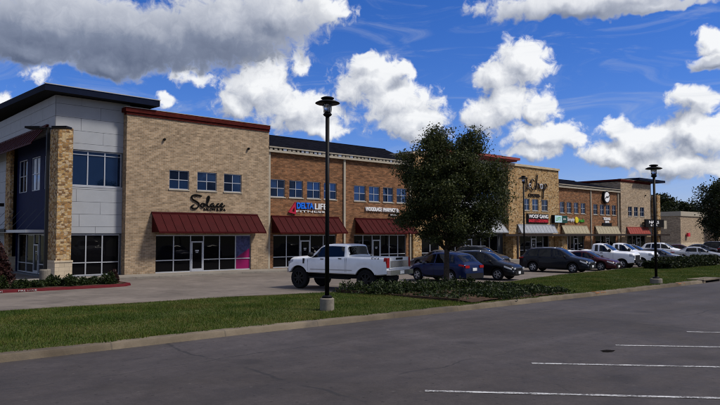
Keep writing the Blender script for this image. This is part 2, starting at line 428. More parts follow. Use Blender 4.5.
m, t, b = new_mat('lamp_glass'); b.inputs['Base Color'].default_value = (0.75, 0.8, 0.85, 1); b.inputs['Roughness'].default_value = 0.15; b.inputs['Transmission Weight'].default_value = 0.75
def shingles():
    m, t, b = new_mat('shingles'); co = objco(t); x, y, z = t.sep(co)
    n = t.node('ShaderNodeTexBrick'); t.put(n.inputs['Vector'], t.comb(t.math('ADD', x, y), t.math('MULTIPLY', z, 2.2)))
    t.put(n.inputs['Color1'], (0.004, 0.0045, 0.008, 1)); t.put(n.inputs['Color2'], (0.010, 0.011, 0.018, 1)); t.put(n.inputs['Mortar'], (0.012, 0.012, 0.016, 1))
    n.inputs['Scale'].default_value = 1; n.inputs['Brick Width'].default_value = 0.35; n.inputs['Row Height'].default_value = 0.16; n.inputs['Mortar Size'].default_value = 0.012
    g = t.maprange(t.noise(co, 3, 6, 0.7), 0.3, 0.7, 0.7, 1.35, False)
    t.put(b.inputs['Base Color'], t.mix(1.0, n.outputs[0], t.comb(g, g, g), 'MULTIPLY')); b.inputs['Roughness'].default_value = 1.0; b.inputs['Specular IOR Level'].default_value = 0.0
    t.put(b.inputs['Normal'], t.bump(n.outputs['Fac'], 0.5, 0.02))
shingles()
def line_mask(t, v, pos, half, soft):
    """1 on the lines v = pos"""
    acc = None
    for p in pos:
        k = t.maprange(t.math('ABSOLUTE', t.math('SUBTRACT', v, p)), half, half + soft, 1.0, 0.0)
        acc = k if acc is None else t.math('MAXIMUM', acc, k)
    return acc
def road_mat():
    m, t, b = new_mat('road_asphalt'); co = objco(t); x, y, z = t.sep(co)
    big = t.noise(co, 0.16, 6, 0.62, 0.6); mid = t.noise(co, 1.1, 6, 0.65); fine = t.math('ADD', t.math('MULTIPLY', t.noise(co, 38, 3, 0.7), 0.5), t.math('MULTIPLY', t.noise(co, 11, 5, 0.75), 0.5))
    # long streaks along the driving direction
    st = t.noise(t.vec('MULTIPLY', co, (0.10, 0.75, 1)), 1.0, 5, 0.6, 0.4)
    c = t.ramp(big, [(0.28, (0.036, 0.030, 0.027)), (0.5, (0.055, 0.047, 0.046)), (0.72, (0.080, 0.070, 0.072))])
    g = t.math('MULTIPLY', t.maprange(mid, 0.3, 0.7, 0.86, 1.13, False), t.maprange(fine, 0.3, 0.7, 0.70, 1.3, False))
    g = t.math('MULTIPLY', g, t.maprange(st, 0.3, 0.7, 0.84, 1.16, False))
    blot = t.noise(t.vec('ADD', co, (11, 5, 0)), 3.2, 7, 0.72, 0.3)
    g = t.math('MULTIPLY', g, t.maprange(blot, 0.3, 0.7, 0.84, 1.16, False))
    c = t.mix(1.0, c, t.comb(g, g, g), 'MULTIPLY')
    wob = t.math('MULTIPLY', t.math('SUBTRACT', t.noise(co, 0.55, 5, 0.6), 0.5), 0.9)
    xw = t.math('ADD', x, wob); yw = t.math('ADD', y, wob)
    jx = line_mask(t, xw, (-5.0, 7.2, 19.6, 31.5), 0.020, 0.045)
    jx = t.math('MULTIPLY', jx, t.maprange(t.noise(co, 0.9, 3), 0.35, 0.6))
    jy = t.math('MULTIPLY', line_mask(t, yw, (2.0, 8.9, 12.6), 0.008, 0.03), t.maprange(t.noise(co, 0.35, 3), 0.45, 0.6))
    c = t.mix(t.math('MULTIPLY', t.math('MAXIMUM', jx, jy), 0.75), c, (0.022, 0.021, 0.022))
    # hairline cracks
    v = t.node('ShaderNodeTexVoronoi', voronoi_dimensions='2D', feature='DISTANCE_TO_EDGE'); t.put(v.inputs['Vector'], t.vec('ADD', co, t.vec('SCALE', t.node('ShaderNodeTexNoise').outputs['Color'], scale=0.0)))
    t.put(v.inputs['Vector'], t.comb(t.math('ADD', x, t.math('MULTIPLY', wob, 1.6)), t.math('ADD', y, t.math('MULTIPLY', t.math('SUBTRACT', mid, 0.5), 1.2)))); v.inputs['Scale'].default_value = 0.20
    cr = t.math('MULTIPLY', t.maprange(v.outputs['Distance'], 0.0015, 0.006, 1, 0), t.maprange(t.noise(co, 0.22, 3), 0.56, 0.66))
    c = t.mix(t.math('MULTIPLY', cr, 0.45), c, (0.020, 0.018, 0.018))
    # darker wheel tracks along the lane, oil where cars stand
    trk = t.math('MULTIPLY', line_mask(t, yw, (9.6, 11.4, 13.2), 0.12, 0.45), 0.22)
    c = t.mix(trk, c, (0.030, 0.027, 0.027))
    pw = t.vec('ADD', t.vec('MULTIPLY', co, (1, 1, 0)), t.comb(wob, t.math('MULTIPLY', wob, -0.6)))
    for (ox, oy, orr) in ((11.9, 5.9, .55), (15.4, 5.7, .7), (18.7, 5.9, .5), (9.2, 5.1, .5), (12.9, 10.4, .35), (7.5, 12.0, .45), (22.5, 10.5, .5)):
        k_ = t.maprange(t.vec('DISTANCE', pw, (ox, oy, 0)), orr * .25, orr, 0.55, 0.0)
        c = t.mix(k_, c, (0.024, 0.021, 0.021))
    # small stains
    sp = t.math('MULTIPLY', t.maprange(t.noise(co, 2.3, 3, 0.5), 0.70, 0.80), 0.55)
    c = t.mix(sp, c, (0.035, 0.032, 0.033))
    dots = t.math('MULTIPLY', t.maprange(t.noise(t.vec('ADD', co, (7, 3, 0)), 3.6, 2, 0.5), 0.71, 0.76), 0.75)
    c = t.mix(dots, c, (0.03, 0.028, 0.028))
    vd = t.node('ShaderNodeTexVoronoi', voronoi_dimensions='2D'); t.put(vd.inputs['Vector'], co); vd.inputs['Scale'].default_value = 3.1
    rnd_ = t.sep(vd.outputs['Color'])
    spk = t.math('MULTIPLY', t.maprange(vd.outputs['Distance'], 0.03, 0.12, 1, 0), t.math('GREATER_THAN', rnd_[0], 0.72))
    c = t.mix(t.math('MULTIPLY', spk, 0.75), c, t.mix(t.math('GREATER_THAN', rnd_[1], 0.88), (0.016, 0.014, 0.014), (0.095, 0.085, 0.08)))
    pale = t.math('MULTIPLY', t.maprange(t.noise(t.vec('ADD', co, (31, 9, 0)), 0.9, 6, 0.7), 0.62, 0.80), 0.35)
    c = t.mix(pale, c, (0.12, 0.108, 0.102))
    t.put(b.inputs['Base Color'], c); t.put(b.inputs['Roughness'], t.maprange(mid, 0.3, 0.7, 0.72, 0.92, False)); b.inputs['Specular IOR Level'].default_value = 0.3
    t.put(b.inputs['Normal'], t.bump(fine, 0.35, 0.012))
road_mat()
def concrete_mat(name, lo, hi, jx=None, jy=None, stain=0.5):
    m, t, b = new_mat(name); co = objco(t); x, y, z = t.sep(co)
    big = t.noise(co, 0.30, 6, 0.62, 0.5); mid = t.noise(co, 2.2, 6, 0.65); fine = t.noise(co, 40, 3, 0.7)
    c = t.mix(t.maprange(big, 0.3, 0.7), lo, hi)
    g = t.math('MULTIPLY', t.maprange(mid, 0.3, 0.7, 0.85, 1.14, False), t.maprange(fine, 0.25, 0.75, 0.86, 1.14, False))
    c = t.mix(1.0, c, t.comb(g, g, g), 'MULTIPLY')
    for co_, step in ((x, jx), (y, jy)):
        if step:
            fr = t.math('ABSOLUTE', t.math('SUBTRACT', t.math('FLOORED_MODULO', co_, step), step / 2))
            c = t.mix(t.maprange(fr, step / 2 - 0.03, step / 2 - 0.008, 0, 0.45), c, (0.05, 0.045, 0.042))
    s = t.math('MULTIPLY', t.maprange(t.noise(t.vec('ADD', co, (3, 8, 1)), 0.75, 5, 0.6), 0.55, 0.78), stain)
    c = t.mix(s, c, (0.07, 0.062, 0.058))
    t.put(b.inputs['Base Color'], c); b.inputs['Roughness'].default_value = 0.88; b.inputs['Specular IOR Level'].default_value = 0.25
    t.put(b.inputs['Normal'], t.bump(fine, 0.3, 0.01))
concrete_mat('lot_concrete', (0.125, 0.106, 0.090), (0.195, 0.165, 0.14), 4.6, 4.6, 0.65)
concrete_mat('sidewalk_concrete', (0.19, 0.17, 0.145), (0.27, 0.245, 0.21), 1.5, None, 0.25)
concrete_mat('kerb_concrete', (0.075, 0.058, 0.040), (0.19, 0.155, 0.11), 3.0, None, 0.85)
concrete_mat('far_ground', (0.09, 0.10, 0.05), (0.13, 0.12, 0.075), None, None, 0.2)
def fleck(name, cols, scale, rough=0.95, bump=0.5):
    m, t, b = new_mat(name); co = objco(t)
    n = t.noise(co, scale, 6, 0.75); n2 = t.noise(co, 0.45, 4, 0.6)
    c = t.ramp(t.math('ADD', t.math('MULTIPLY', n, 0.65), t.math('MULTIPLY', n2, 0.35)), cols)
    t.put(b.inputs['Base Color'], c); b.inputs['Roughness'].default_value = rough; b.inputs['Specular IOR Level'].default_value = 0.1
    t.put(b.inputs['Normal'], t.bump(n, bump, 0.03))
fleck('turf_soil', [(0.32, (0.030, 0.036, 0.012)), (0.5, (0.060, 0.068, 0.020)), (0.68, (0.105, 0.090, 0.035))], 14)
fleck('mulch', [(0.32, (0.018, 0.011, 0.008)), (0.5, (0.050, 0.030, 0.020)), (0.66, (0.12, 0.078, 0.05))], 11, bump=1.0)
fleck('red_paint', [(0.30, (0.055, 0.006, 0.009)), (0.5, (0.10, 0.008, 0.013)), (0.78, (0.085, 0.022, 0.022))], 5, 0.7, 0.2)
fleck('rust_stain', [(0.3, (0.20, 0.065, 0.02)), (0.6, (0.33, 0.13, 0.05))], 6, 0.9, 0.2)
def leafmat(name, c1, c2, c3, trans=0.25, patch=1.3, kr=0.6):
    m, t, b = new_mat(name)
    r = t.node('ShaderNodeNewGeometry').outputs['Random Per Island']
    n = t.noise(objco(t), patch, 4, 0.6)
    if kr < 0.6: n = t.maprange(n, 0.3, 0.7, 0.0, 1.0, False)
    c = t.ramp(t.math('ADD', t.math('MULTIPLY', r, kr), t.math('MULTIPLY', n, 1 - kr)), [(0.2, c1), (0.5, c2), (0.8, c3)])
    t.put(b.inputs['Base Color'], c); b.inputs['Roughness'].default_value = 0.6; b.inputs['Specular IOR Level'].default_value = 0.25
    tr = t.node('ShaderNodeBsdfTranslucent'); t.put(tr.inputs['Color'], c)
    mx = t.node('ShaderNodeMixShader'); mx.inputs[0].default_value = trans
    o = next(n_ for n_ in t.n if n_.type == 'OUTPUT_MATERIAL')
    t.l.new(b.outputs[0], mx.inputs[1]); t.l.new(tr.outputs[0], mx.inputs[2]); t.l.new(mx.outputs[0], o.inputs[0])
leafmat('oak_leaf', (0.011, 0.018, 0.005), (0.033, 0.046, 0.011), (0.105, 0.112, 0.032))
leafmat('dark_leaf', (0.008, 0.013, 0.004), (0.017, 0.026, 0.008), (0.034, 0.044, 0.013))
leafmat('cover_leaf', (0.006, 0.011, 0.003), (0.015, 0.027, 0.005), (0.040, 0.060, 0.012))
leafmat('purple_leaf', (0.016, 0.006, 0.007), (0.032, 0.010, 0.010), (0.055, 0.022, 0.016))
leafmat('grass_blade', (0.030, 0.060, 0.005), (0.062, 0.104, 0.009), (0.140, 0.126, 0.030), 0.3, 0.6, 0.42)
def stripe_mat():
    m, t, b = new_mat('stripe_paint'); co = objco(t)
    n = t.math('ADD', t.math('MULTIPLY', t.noise(co, 22, 5, 0.7), 0.6), t.math('MULTIPLY', t.noise(co, 2.4, 4, 0.6), 0.4))
    t.put(b.inputs['Base Color'], t.mix(t.maprange(n, 0.42, 0.58), (0.09, 0.082, 0.08), (0.50, 0.50, 0.50))); b.inputs['Roughness'].default_value = 0.75
stripe_mat()
def paint(name, col, metal=0.0, rough=0.3, coat=0.8):
    m, t, b = new_mat(name); n = t.noise(objco(t), 2.0, 5, 0.6)
    f = t.maprange(n, 0.3, 0.7, 0.92, 1.06, False)
    t.put(b.inputs['Base Color'], t.mix(1.0, col, t.comb(f, f, f), 'MULTIPLY')); b.inputs['Metallic'].default_value = metal
    b.inputs['Roughness'].default_value = rough; b.inputs['Coat Weight'].default_value = coat; b.inputs['Coat Roughness'].default_value = 0.05; b.inputs['Coat IOR'].default_value = 1.35; b.inputs['Specular IOR Level'].default_value = 0.2
for nm, c in dict(white=(0.88, 0.89, 0.90), black=(0.003, 0.003, 0.004), navy=(0.003, 0.004, 0.009), blue=(0.003, 0.012, 0.062), maroon=(0.040, 0.003, 0.005), grey=(0.075, 0.08, 0.095), silver=(0.42, 0.43, 0.44), darkgrey=(0.018, 0.020, 0.024)).items():
    paint('paint_' + nm, c, 0.35 if nm in ('silver', 'grey', 'blue') else 0.0, coat=0.8 if nm in ('white', 'silver', 'grey') else 0.35)
plain('rubber', (0.011, 0.011, 0.012), 0.85, var=0.2, spec=0.15)
plain('alloy', (0.42, 0.43, 0.45), 0.35, metal=0.6, var=0.05)
plain('black_rim', (0.009, 0.009, 0.010), 0.45, spec=0.25)
plain('car_trim', (0.010, 0.010, 0.011), 0.65, spec=0.2)
plain('chrome', (0.62, 0.63, 0.66), 0.16, metal=0.9, var=0.03)
plain('tail_red', (0.34, 0.010, 0.012), 0.2, var=0.1)
plain('lamp_clear', (0.36, 0.38, 0.42), 0.15, var=0.1)
plain('plate_white', (0.62, 0.64, 0.66), 0.5)

# ------------------------------------------------------------------ the setting: ground, road, lot, kerbs
def sheet(name, pts, z, m, kind='structure', parent=None):
    mb = MB(); mb.add([(x, y, z) for x, y in pts], [tuple(range(len(pts)))])
    o = mb.build(name, MAT[m], parent)
    if kind: o['kind'] = kind
    return o
sheet('ground', [(-1500, -1500), (1800, -1500), (1800, 1800), (-1500, 1800)], -0.03, 'far_ground')
NEAR = [(-90, 17.2), (-20, 15.7), (3.6, 15.35), (9.5, 15.25), (19.1, 14.7), (28, 14.3), (38.2, 14.05), (44, 14.0), (60, 13.9)]
FAR = [(-90, 27.0), (-20, 25.6), (5.8, 24.5), (14.5, 23.5), (18.3, 22.6), (20.5, 21.3), (24, 20.7), (30, 21.1), (37, 22.4), (50, 23.2), (60, 23.4)]
NX, NY = np.array(NEAR).T; FX, FY = np.array(FAR).T
ynear = lambda x: np.interp(x, NX, NY); yfar = lambda x: np.interp(x, FX, FY)
road = sheet('road', [(-90, -60), (90, -60), (90, 13.0), (60, 14.2), (38.2, 14.4), (28, 14.6), (9.5, 15.5), (-20, 15.9), (-90, 17.4)], -0.004, 'road_asphalt')
sheet('parking_lot', [(-90, 26.5), (-20, 25.2), (5.8, 24.2), (18.3, 22.4), (24, 20.6), (37, 22.1), (60, 23.0), (62, 13.6), (160, 13.0), (160, 62), (-90, 62)], 0.0, 'lot_concrete')
def offset_path(P, d):
    P = [Vector(p) for p in P]; out = []
    for i, p in enumerate(P):
        t = (P[min(i + 1, len(P) - 1)] - P[max(i - 1, 0)]).normalized(); out.append(p + Vector((-t.y, t.x)) * d)
    return out
def dense(P, step=1.5):
    out = []
    for a, b in zip(P[:-1], P[1:]):
        n = max(1, int(math.dist(a, b) / step))
        out += [(a[0] + (b[0] - a[0]) * k / n, a[1] + (b[1] - a[1]) * k / n) for k in range(n)]
    return out + [P[-1]]
def kerb(name, P, width, height, m, side=1, z0=-0.02, step=1.5, label=None):
    """kerb with a battered face and a rounded top, P = foot line of the exposed face"""
    P = dense(P, step); rnd = random.Random(5)
    prof = [(0, z0), (0.035, height * 0.6), (0.055, height * 0.9), (0.09, height), (width, height + 0.004), (width, z0)]
    rows = [offset_path(P, side * d) for d, _ in prof]; mb = MB(); n = len(P)
    jit = [rnd.uniform(-0.006, 0.006) for _ in range(n)]
    vs = [(rows[k][i].x, rows[k][i].y, prof[k][1] + (jit[i] if prof[k][1] > 0 else 0)) for i in range(n) for k in range(len(prof))]
    K = len(prof); mb.add(vs, [(i * K + k, (i + 1) * K + k, (i + 1) * K + k + 1, i * K + k + 1) for i in range(n - 1) for k in range(K - 1)] + [tuple(range(K)), tuple((n - 1) * K + k for k in reversed(range(K)))])
    return struct(mb.build(name, MAT[m], None, fixn=True), label)
kerb('kerb', [p for p in NEAR if p[0] <= 38.3], 0.36, 0.15, 'kerb_concrete', 1, label='weathered concrete kerb between the road and the grass island')
kerb('kerb', [(41.0, 14.02), (44, 14.0), (60, 13.9)], 0.36, 0.15, 'kerb_concrete', 1, label='concrete kerb beyond the storm drain')
kerb('kerb', list(reversed(FAR)), 0.26, 0.15, 'kerb_concrete', 1, label='concrete kerb between the grass island and the parking lot')
kerb('kerb', [(60, 13.9), (60.3, 18), (60, 23.4)], 0.26, 0.15, 'kerb_concrete', 1, label='concrete kerb closing the far end of the grass island')
# island surface: turf with a mulch bed round the oak
xs = np.linspace(-90, 60, 151)
mb = MB(); n = len(xs)
mb.v = [(x, ynear(x) + 0.30, 0.125) for x in xs] + [(x, yfar(x) - 0.20, 0.125) for x in xs] + [(x, 0.5 * (ynear(x) + yfar(x)), 0.19) for x in xs]
mb.f = [(i, i + 1, 2 * n + i + 1, 2 * n + i) for i in range(n - 1)] + [(2 * n + i, 2 * n + i + 1, n + i + 1, n + i) for i in range(n - 1)]
struct(mb.build('grass_island', MAT['turf_soil'], None, True), 'turf island between the road and the parking lot')
def island_z(x, y):
    a, b_ = ynear(x) + 0.3, yfar(x) - 0.2; mid = (a + b_) / 2
    return 0.125 + 0.065 * (1 - np.abs(y - mid) / ((b_ - a) / 2))
BED = [(19.3, 15.2), (19.2, 16.5), (18.7, 19.5), (18.6, 22.2), (20.6, 20.9), (24, 20.3), (26.4, 20.35), (26.9, 19.4), (26.5, 17.4), (26.1, 15.9), (25.7, 14.75)]
def in_poly(x, y, P):
    x = np.asarray(x); y = np.asarray(y); c = np.zeros(x.shape, bool); j = len(P) - 1
    for i in range(len(P)):
        (xi, yi), (xj, yj) = P[i], P[j]
        c ^= ((yi > y) != (yj > y)) & (x < (xj - xi) * (y - yi) / (yj - yi + 1e-12) + xi); j = i
    return c
gx, gy = np.meshgrid(np.arange(18.4, 30, 0.25), np.arange(14.8, 22.6, 0.25)); rs = np.random.RandomState(3)
mb = MB(); H = island_z(gx, gy) + 0.02 + rs.rand(*gx.shape) * 0.05; ny_, nx_ = gx.shape
idx = -np.ones(gx.shape, int); ok = in_poly(gx, gy, BED) & (gy > ynear(gx) + 0.34) & (gy < yfar(gx) - 0.24)
for j in range(ny_):
    for i in range(nx_): idx[j, i] = len(mb.v); mb.v.append((gx[j, i], gy[j, i], H[j, i]))
for j in range(ny_ - 1):
    for i in range(nx_ - 1):
        if ok[j, i] and ok[j + 1, i] and ok[j, i + 1] and ok[j + 1, i + 1]: mb.f.append((idx[j, i], idx[j, i + 1], idx[j + 1, i + 1], idx[j + 1, i]))
tag(mb.build('mulch_bed', MAT['mulch'], None), 'brown mulch bed round the oak trunk', kind='structure')
# edging strip of the bed
mb = MB(); P = [(19.25, 15.75), (19.1, 17), (18.75, 19.5), (18.6, 22.1)]
for a, b_ in zip(P[:-1], P[1:]):
    d = (Vector(b_) - Vector(a)).normalized(); nn = Vector((-d.y, d.x)) * 0.04
    mb.add([(a[0] - nn.x, a[1] - nn.y, 0.1), (b_[0] - nn.x, b_[1] - nn.y, 0.1), (b_[0] + nn.x, b_[1] + nn.y, 0.1), (a[0] + nn.x, a[1] + nn.y, 0.1), (a[0] - nn.x, a[1] - nn.y, 0.27), (b_[0] - nn.x, b_[1] - nn.y, 0.27), (b_[0] + nn.x, b_[1] + nn.y, 0.27), (a[0] + nn.x, a[1] + nn.y, 0.27)], [(4, 5, 6, 7), (0, 1, 5, 4), (2, 3, 7, 6), (1, 2, 6, 5), (3, 0, 4, 7)])
tag(mb.build('bed_edging', MAT['mulch']), 'dark timber edging between the turf and the mulch bed', 'edging')
# rust marks on the kerb, lying on its top and face
for (x, w, lab) in ((26.9, 0.9, 'rusty orange stain on the kerb right of the mulch bed'), (35.2, 0.8, 'rusty orange stain on the kerb below the far lamp post')):
    mb = MB(); y = float(ynear(x)); rnd = random.Random(int(x)); k = 12
    for i in range(k):
        x0, x1 = x + w * i / k, x + w * (i + 1) / k; a = 0.10 + rnd.uniform(0, 0.04); c = 0.28 - rnd.uniform(0, 0.12)
        if rnd.random() < 0.25: continue
        yy = float(ynear((x0 + x1) / 2)); mb.quad((x0, yy + a, 0.164), (x1, yy + a, 0.164), (x1, yy + c, 0.164), (x0, yy + c, 0.164))
        mb.quad((x0, yy + 0.028, 0.10), (x1, yy + 0.028, 0.10), (x1, yy + 0.046, 0.14), (x0, yy + 0.046, 0.14))
    struct(mb.build('kerb_stain', MAT['rust_stain']), lab)
# painted stall lines
for k, (x, y, ln) in enumerate(((5.0, 7.7, 6.0), (8.45, 7.68, 6.0), (11.9, 7.8, 6.0), (15.34, 7.68, 6.0), (18.9, 7.4, 6.0), (22.4, 7.3, 6.0), (25.9, 7.2, 6.0))):
    d = Vector((0.669, -0.743)); nn = Vector((0.743, 0.669)) * 0.055; mb = MB(); N = 24
    a = Vector((x, y))
    for i in range(N):
        p, q = a + d * ln * i / N, a + d * ln * (i + 1) / N
        mb.quad((p.x - nn.x, p.y - nn.y, 0.004), (q.x - nn.x, q.y - nn.y, 0.004), (q.x + nn.x, q.y + nn.y, 0.004), (p.x + nn.x, p.y + nn.y, 0.004))
    mb.build('painted_line', MAT['stripe_paint'], road)
# tar patch
mb = MB(); rnd = random.Random(8); k = 18
mb.add([(14.45 + math.cos(6.283 * i / k) * 0.27 * rnd.uniform(0.55, 1.2) , 7.45 + math.sin(6.283 * i / k) * 0.13 * rnd.uniform(0.5, 1.3), 0.002) for i in range(k)], [tuple(range(k))])
mb.build('tar_patch', plain('tar', (0.012, 0.011, 0.011), 1.0, spec=0.0), road)
# storm drain at the end of the kerb
t_ = thing('storm_drain', 'concrete kerb inlet with a dark slot at the end of the kerb', 'storm drain', (39.6, 14.3, 0))
MB().box(38.3, 41.0, 14.03, 14.95, 0.13, 0.19).build('cover_slab', MAT['kerb_concrete'], t_)
MB().box(38.3, 38.6, 14.06, 14.9, -0.03, 0.13).build('side_wall', MAT['kerb_concrete'], t_)
MB().box(40.7, 41.0, 14.06, 14.9, -0.03, 0.13).build('side_wall', MAT['kerb_concrete'], t_)
MB().box(38.6, 40.7, 14.45, 14.55, -0.03, 0.13).build('back_wall', MAT['letter_black'], t_)
# pavement in front of the shops
sheet('parking_bay_strip', [(16.5, 36.0), (160, 36.0), (160, 38.6), (16.5, 38.6)], 0.004, 'lot_concrete')
MB_ = MB().box(-40, 99, 38.6, 41.2, -0.02, 0.10); struct(MB_.build('pavement', MAT['sidewalk_concrete']), 'pale concrete pavement along the shop fronts')
# planter with a red kerb by the corner shop
PL = [(-40, 34.2), (7.8, 33.3), (12.6, 33.15), (13.7, 33.3), (14.25, 33.9), (14.3, 35.0), (14.2, 38.6)]
kerb('red_kerb', PL, 0.18, 0.13, 'red_paint', 1, step=0.6, label='kerb painted fire lane red round the corner planter')
sheet('planter_soil', [(-40, 34.4), (7.8, 33.5), (13.5, 33.45), (14.05, 34.0), (14.1, 38.6), (-40, 38.6)], 0.13, 'mulch')
fl = thing('kerb_lettering', 'white stencilled fire lane letters on the red kerb', 'lettering', (7.9, 33.3, 0))
for (txt, x, w) in (('FIRE LANE', 9.0, 0.8), ('NO PARKING', 7.6, 0.7)):
    lettering(txt, MAT['stripe_paint'], fl, x, 33.29 - (x - 7.8) * 0.03, 0.07, w, 0.075, 0.012, small=True)

# ------------------------------------------------------------------ the shopping strip
Z0 = 0.10      # pavement level
PR = random.Random(12)
def window(par, M, u0, u1, v0, v1, nu=2, nv=2, rec=0.10, fr='alu_frame', gl='window_glass', sill='cream_trim', bar=0.045, lab=None, edge=0.05):
    """window > pane, sill: frame mesh with glazing bars, each pane of its own"""
    mb = MB(); d0, d1 = rec - 0.03, rec + 0.05
    us = [u0 + edge] + [u0 + (u1 - u0) * k / nu for k in range(1, nu)] + [u1 - edge]
    vs = [v0 + edge] + [v0 + (v1 - v0) * k / nv for k in range(1, nv)] + [v1 - edge]
    mb.mbox(M, u0, u1, v0, v0 + edge, d0, d1).mbox(M, u0, u1, v1 - edge, v1, d0, d1)
    mb.mbox(M, u0, u0 + edge, v0 + edge, v1 - edge, d0, d1).mbox(M, u1 - edge, u1, v0 + edge, v1 - edge, d0, d1)
    for k in range(1, nu): mb.mbox(M, us[k] - bar / 2, us[k] + bar / 2, v0 + edge, v1 - edge, d0 + 0.003, d1)
    for k in range(1, nv): mb.mbox(M, u0 + edge, u1 - edge, vs[k] - bar / 2, vs[k] + bar / 2, d0 + 0.006, d1)
    w = mb.build('window', MAT[fr], par); tag(w, kind=None)
    if lab: w['label'] = lab
    for i in range(nu):
        for j in range(nv):
            g_ = 'window_glass_dim' if gl == 'window_glass' and PR.random() < (.45 if j == 0 else .15) else gl
            MB().mbox(M, us[i], us[i + 1], vs[j], vs[j + 1], rec + 0.015, rec + 0.03).build('pane', MAT[g_], w)
    if sill:
        MB().mbox(M, u0 - 0.05, u1 + 0.05, v0 - 0.09, v0 - 0.002, -0.05, rec).build('sill', MAT[sill], w)
    return w
def storefront(par, M, cuts, v0, v1, rail, door=None, rec=0.12, fr='alu_frame', gl='store_glass', bar=0.07, doorh=2.12, film=None):
    """shop front: mullions, rail, one pane per bay and level, one door"""
    mb = MB(); u0, u1 = cuts[0], cuts[-1]; d0, d1 = rec - 0.04, rec + 0.07; b2 = bar / 2
    for c in cuts: mb.mbox(M, max(u0, c - b2), min(u1, c + b2), v0, v1, d0, d1)
    mb.mbox(M, u0, u1, v1 - bar, v1 - 0.001, d0 + 0.003, d1)
    for i in range(len(cuts) - 1):
        if i == door: continue
        mb.mbox(M, cuts[i], cuts[i + 1], v0, v0 + 0.08, d0 + 0.003, d1)
        if rail: mb.mbox(M, cuts[i], cuts[i + 1], rail - 0.03, rail + 0.03, d0 + 0.003, d1)
    w = mb.build('shop_front', MAT[fr], par)
    for i in range(len(cuts) - 1):
        a, b_ = cuts[i] + b2, cuts[i + 1] - b2
        if i == door:
            MB().mbox(M, a, b_, v0 + doorh + 0.06, v1 - bar, rec + 0.015, rec + 0.03).build('pane', MAT[gl], w)
            mb = MB(); e = 0.10
            mb.mbox(M, a, b_, v0 + doorh - e, v0 + doorh, d0 - 0.03, d1).mbox(M, a, b_, v0 + 0.01, v0 + 0.22, d0 - 0.03, d1)
            mb.mbox(M, a, a + e, v0 + 0.22, v0 + doorh - e, d0 - 0.03, d1).mbox(M, b_ - e, b_, v0 + 0.22, v0 + doorh - e, d0 - 0.03, d1)
            dr = mb.build('door', MAT['alu_frame'], par)
            MB().mbox(M, a + e, b_ - e, v0 + 0.22, v0 + doorh - e, rec - 0.02, rec).build('pane', MAT[gl], dr)
            MB().mbox(M, a + 0.02, a + 0.06, v0 + 0.9, v0 + 1.25, d0 - 0.10, d0 - 0.04).build('handle', MAT['chrome'], dr)
            um = (a + b_) / 2
            MB().mbox(M, um - .13, um + .15, v0 + 1.42, v0 + 1.50, rec - 0.026, rec - 0.021).build('door_decal', MAT['plate_white'], dr)
            MB().mbox(M, um - .10, um + .11, v0 + 1.32, v0 + 1.36, rec - 0.026, rec - 0.021).build('door_decal', MAT['plate_white'], dr)
            continue
        for (p, q) in (((v0 + 0.08), (rail - 0.03)), ((rail + 0.03), (v1 - bar))) if rail else ((v0 + 0.08, v1 - bar),):
            g = gl
            if film and film == i and q < rail + 0.01: g = 'magenta_film'
            if film and film == i and q > rail + 0.01: g = 'poster_blue'
            MB().mbox(M, a, b_, p, q, rec + 0.015, rec + 0.03).build('pane', MAT[g], w)
        if film == i:
            z = rail + 0.03
            MB().add([M(a, z, rec + 0.010), M(b_, z, rec + 0.010), M(b_, z + 0.72, rec + 0.010), M(a, z, rec + 0.014), M(b_, z, rec + 0.014), M(b_, z + 0.72, rec + 0.014)], [(0, 1, 2), (5, 4, 3), (0, 3, 4, 1), (1, 4, 5, 2), (2, 5, 3, 0)]).build('window_film', MAT['magenta_film'], w)
    return w
def awning(par, x0, x1, Y, zt, zb, proj, m, n, lip=0.09, name='awning', rev=False):
    """standing seam metal awning: pans, seams, end panels, top cap and front lip"""
    a = MB(); a.box(x0, x1, Y - 0.12, Y - 0.002, zt - 0.16, zt).build  # top cap
    cap = MB().box(x0, x1, Y - 0.14, Y - 0.002, zt - 0.05, zt + 0.10).build(name, MAT[m], par)
    zt2 = zt - 0.05; y0, y1 = Y - 0.14, Y - proj; k = (zt2 - zb) / (y0 - y1)
    for i in range(n):
        u0, u1 = x0 + (x1 - x0) * i / n, x0 + (x1 - x0) * (i + 1) / n
        MB().add([(u0 + .004, y0, zt2), (u1 - .004, y0, zt2), (u1 - .004, y1, zb), (u0 + .004, y1, zb), (u0 + .004, y0, zt2 - .03), (u1 - .004, y0, zt2 - .03), (u1 - .004, y1 , zb - .03), (u0 + .004, y1, zb - .03)], [(0, 3, 2, 1), (4, 5, 6, 7), (0, 1, 5, 4), (1, 2, 6, 5), (2, 3, 7, 6), (3, 0, 4, 7)]).build('metal_pan', MAT[m], cap)
    for i in range(n + 1):
        u = x0 + (x1 - x0) * i / n; h = 0.05; w = 0.022
        MB().add([(u - w, y0, zt2), (u + w, y0, zt2), (u + w, y1, zb), (u - w, y1, zb), (u - w, y0, zt2 + h), (u + w, y0, zt2 + h), (u + w, y1, zb + h), (u - w, y1, zb + h)], [(0, 1, 2, 3), (4, 7, 6, 5), (0, 4, 5, 1), (1, 5, 6, 2), (2, 6, 7, 3), (3, 7, 4, 0)]).build('seam', MAT[m], cap)
    MB().box(x0 - 0.02, x1 + 0.02, y1 - 0.03, y1 + 0.012, zb - lip, zb + 0.02).build('front_lip', MAT[m], cap)
    for u in (x0, x1 - 0.03):
        MB().add([(u, y0, zt2 - .035), (u, y1 + .02, zb - .035), (u, y0, zb - .035), (u + .03, y0, zt2 - .035), (u + .03, y1 + .02, zb - .035), (u + .03, y0, zb - .035)], [(0, 1, 2), (5, 4, 3), (0, 3, 4, 1), (1, 4, 5, 2), (2, 5, 3, 0)]).build('end_panel', MAT[m], cap)
    return cap
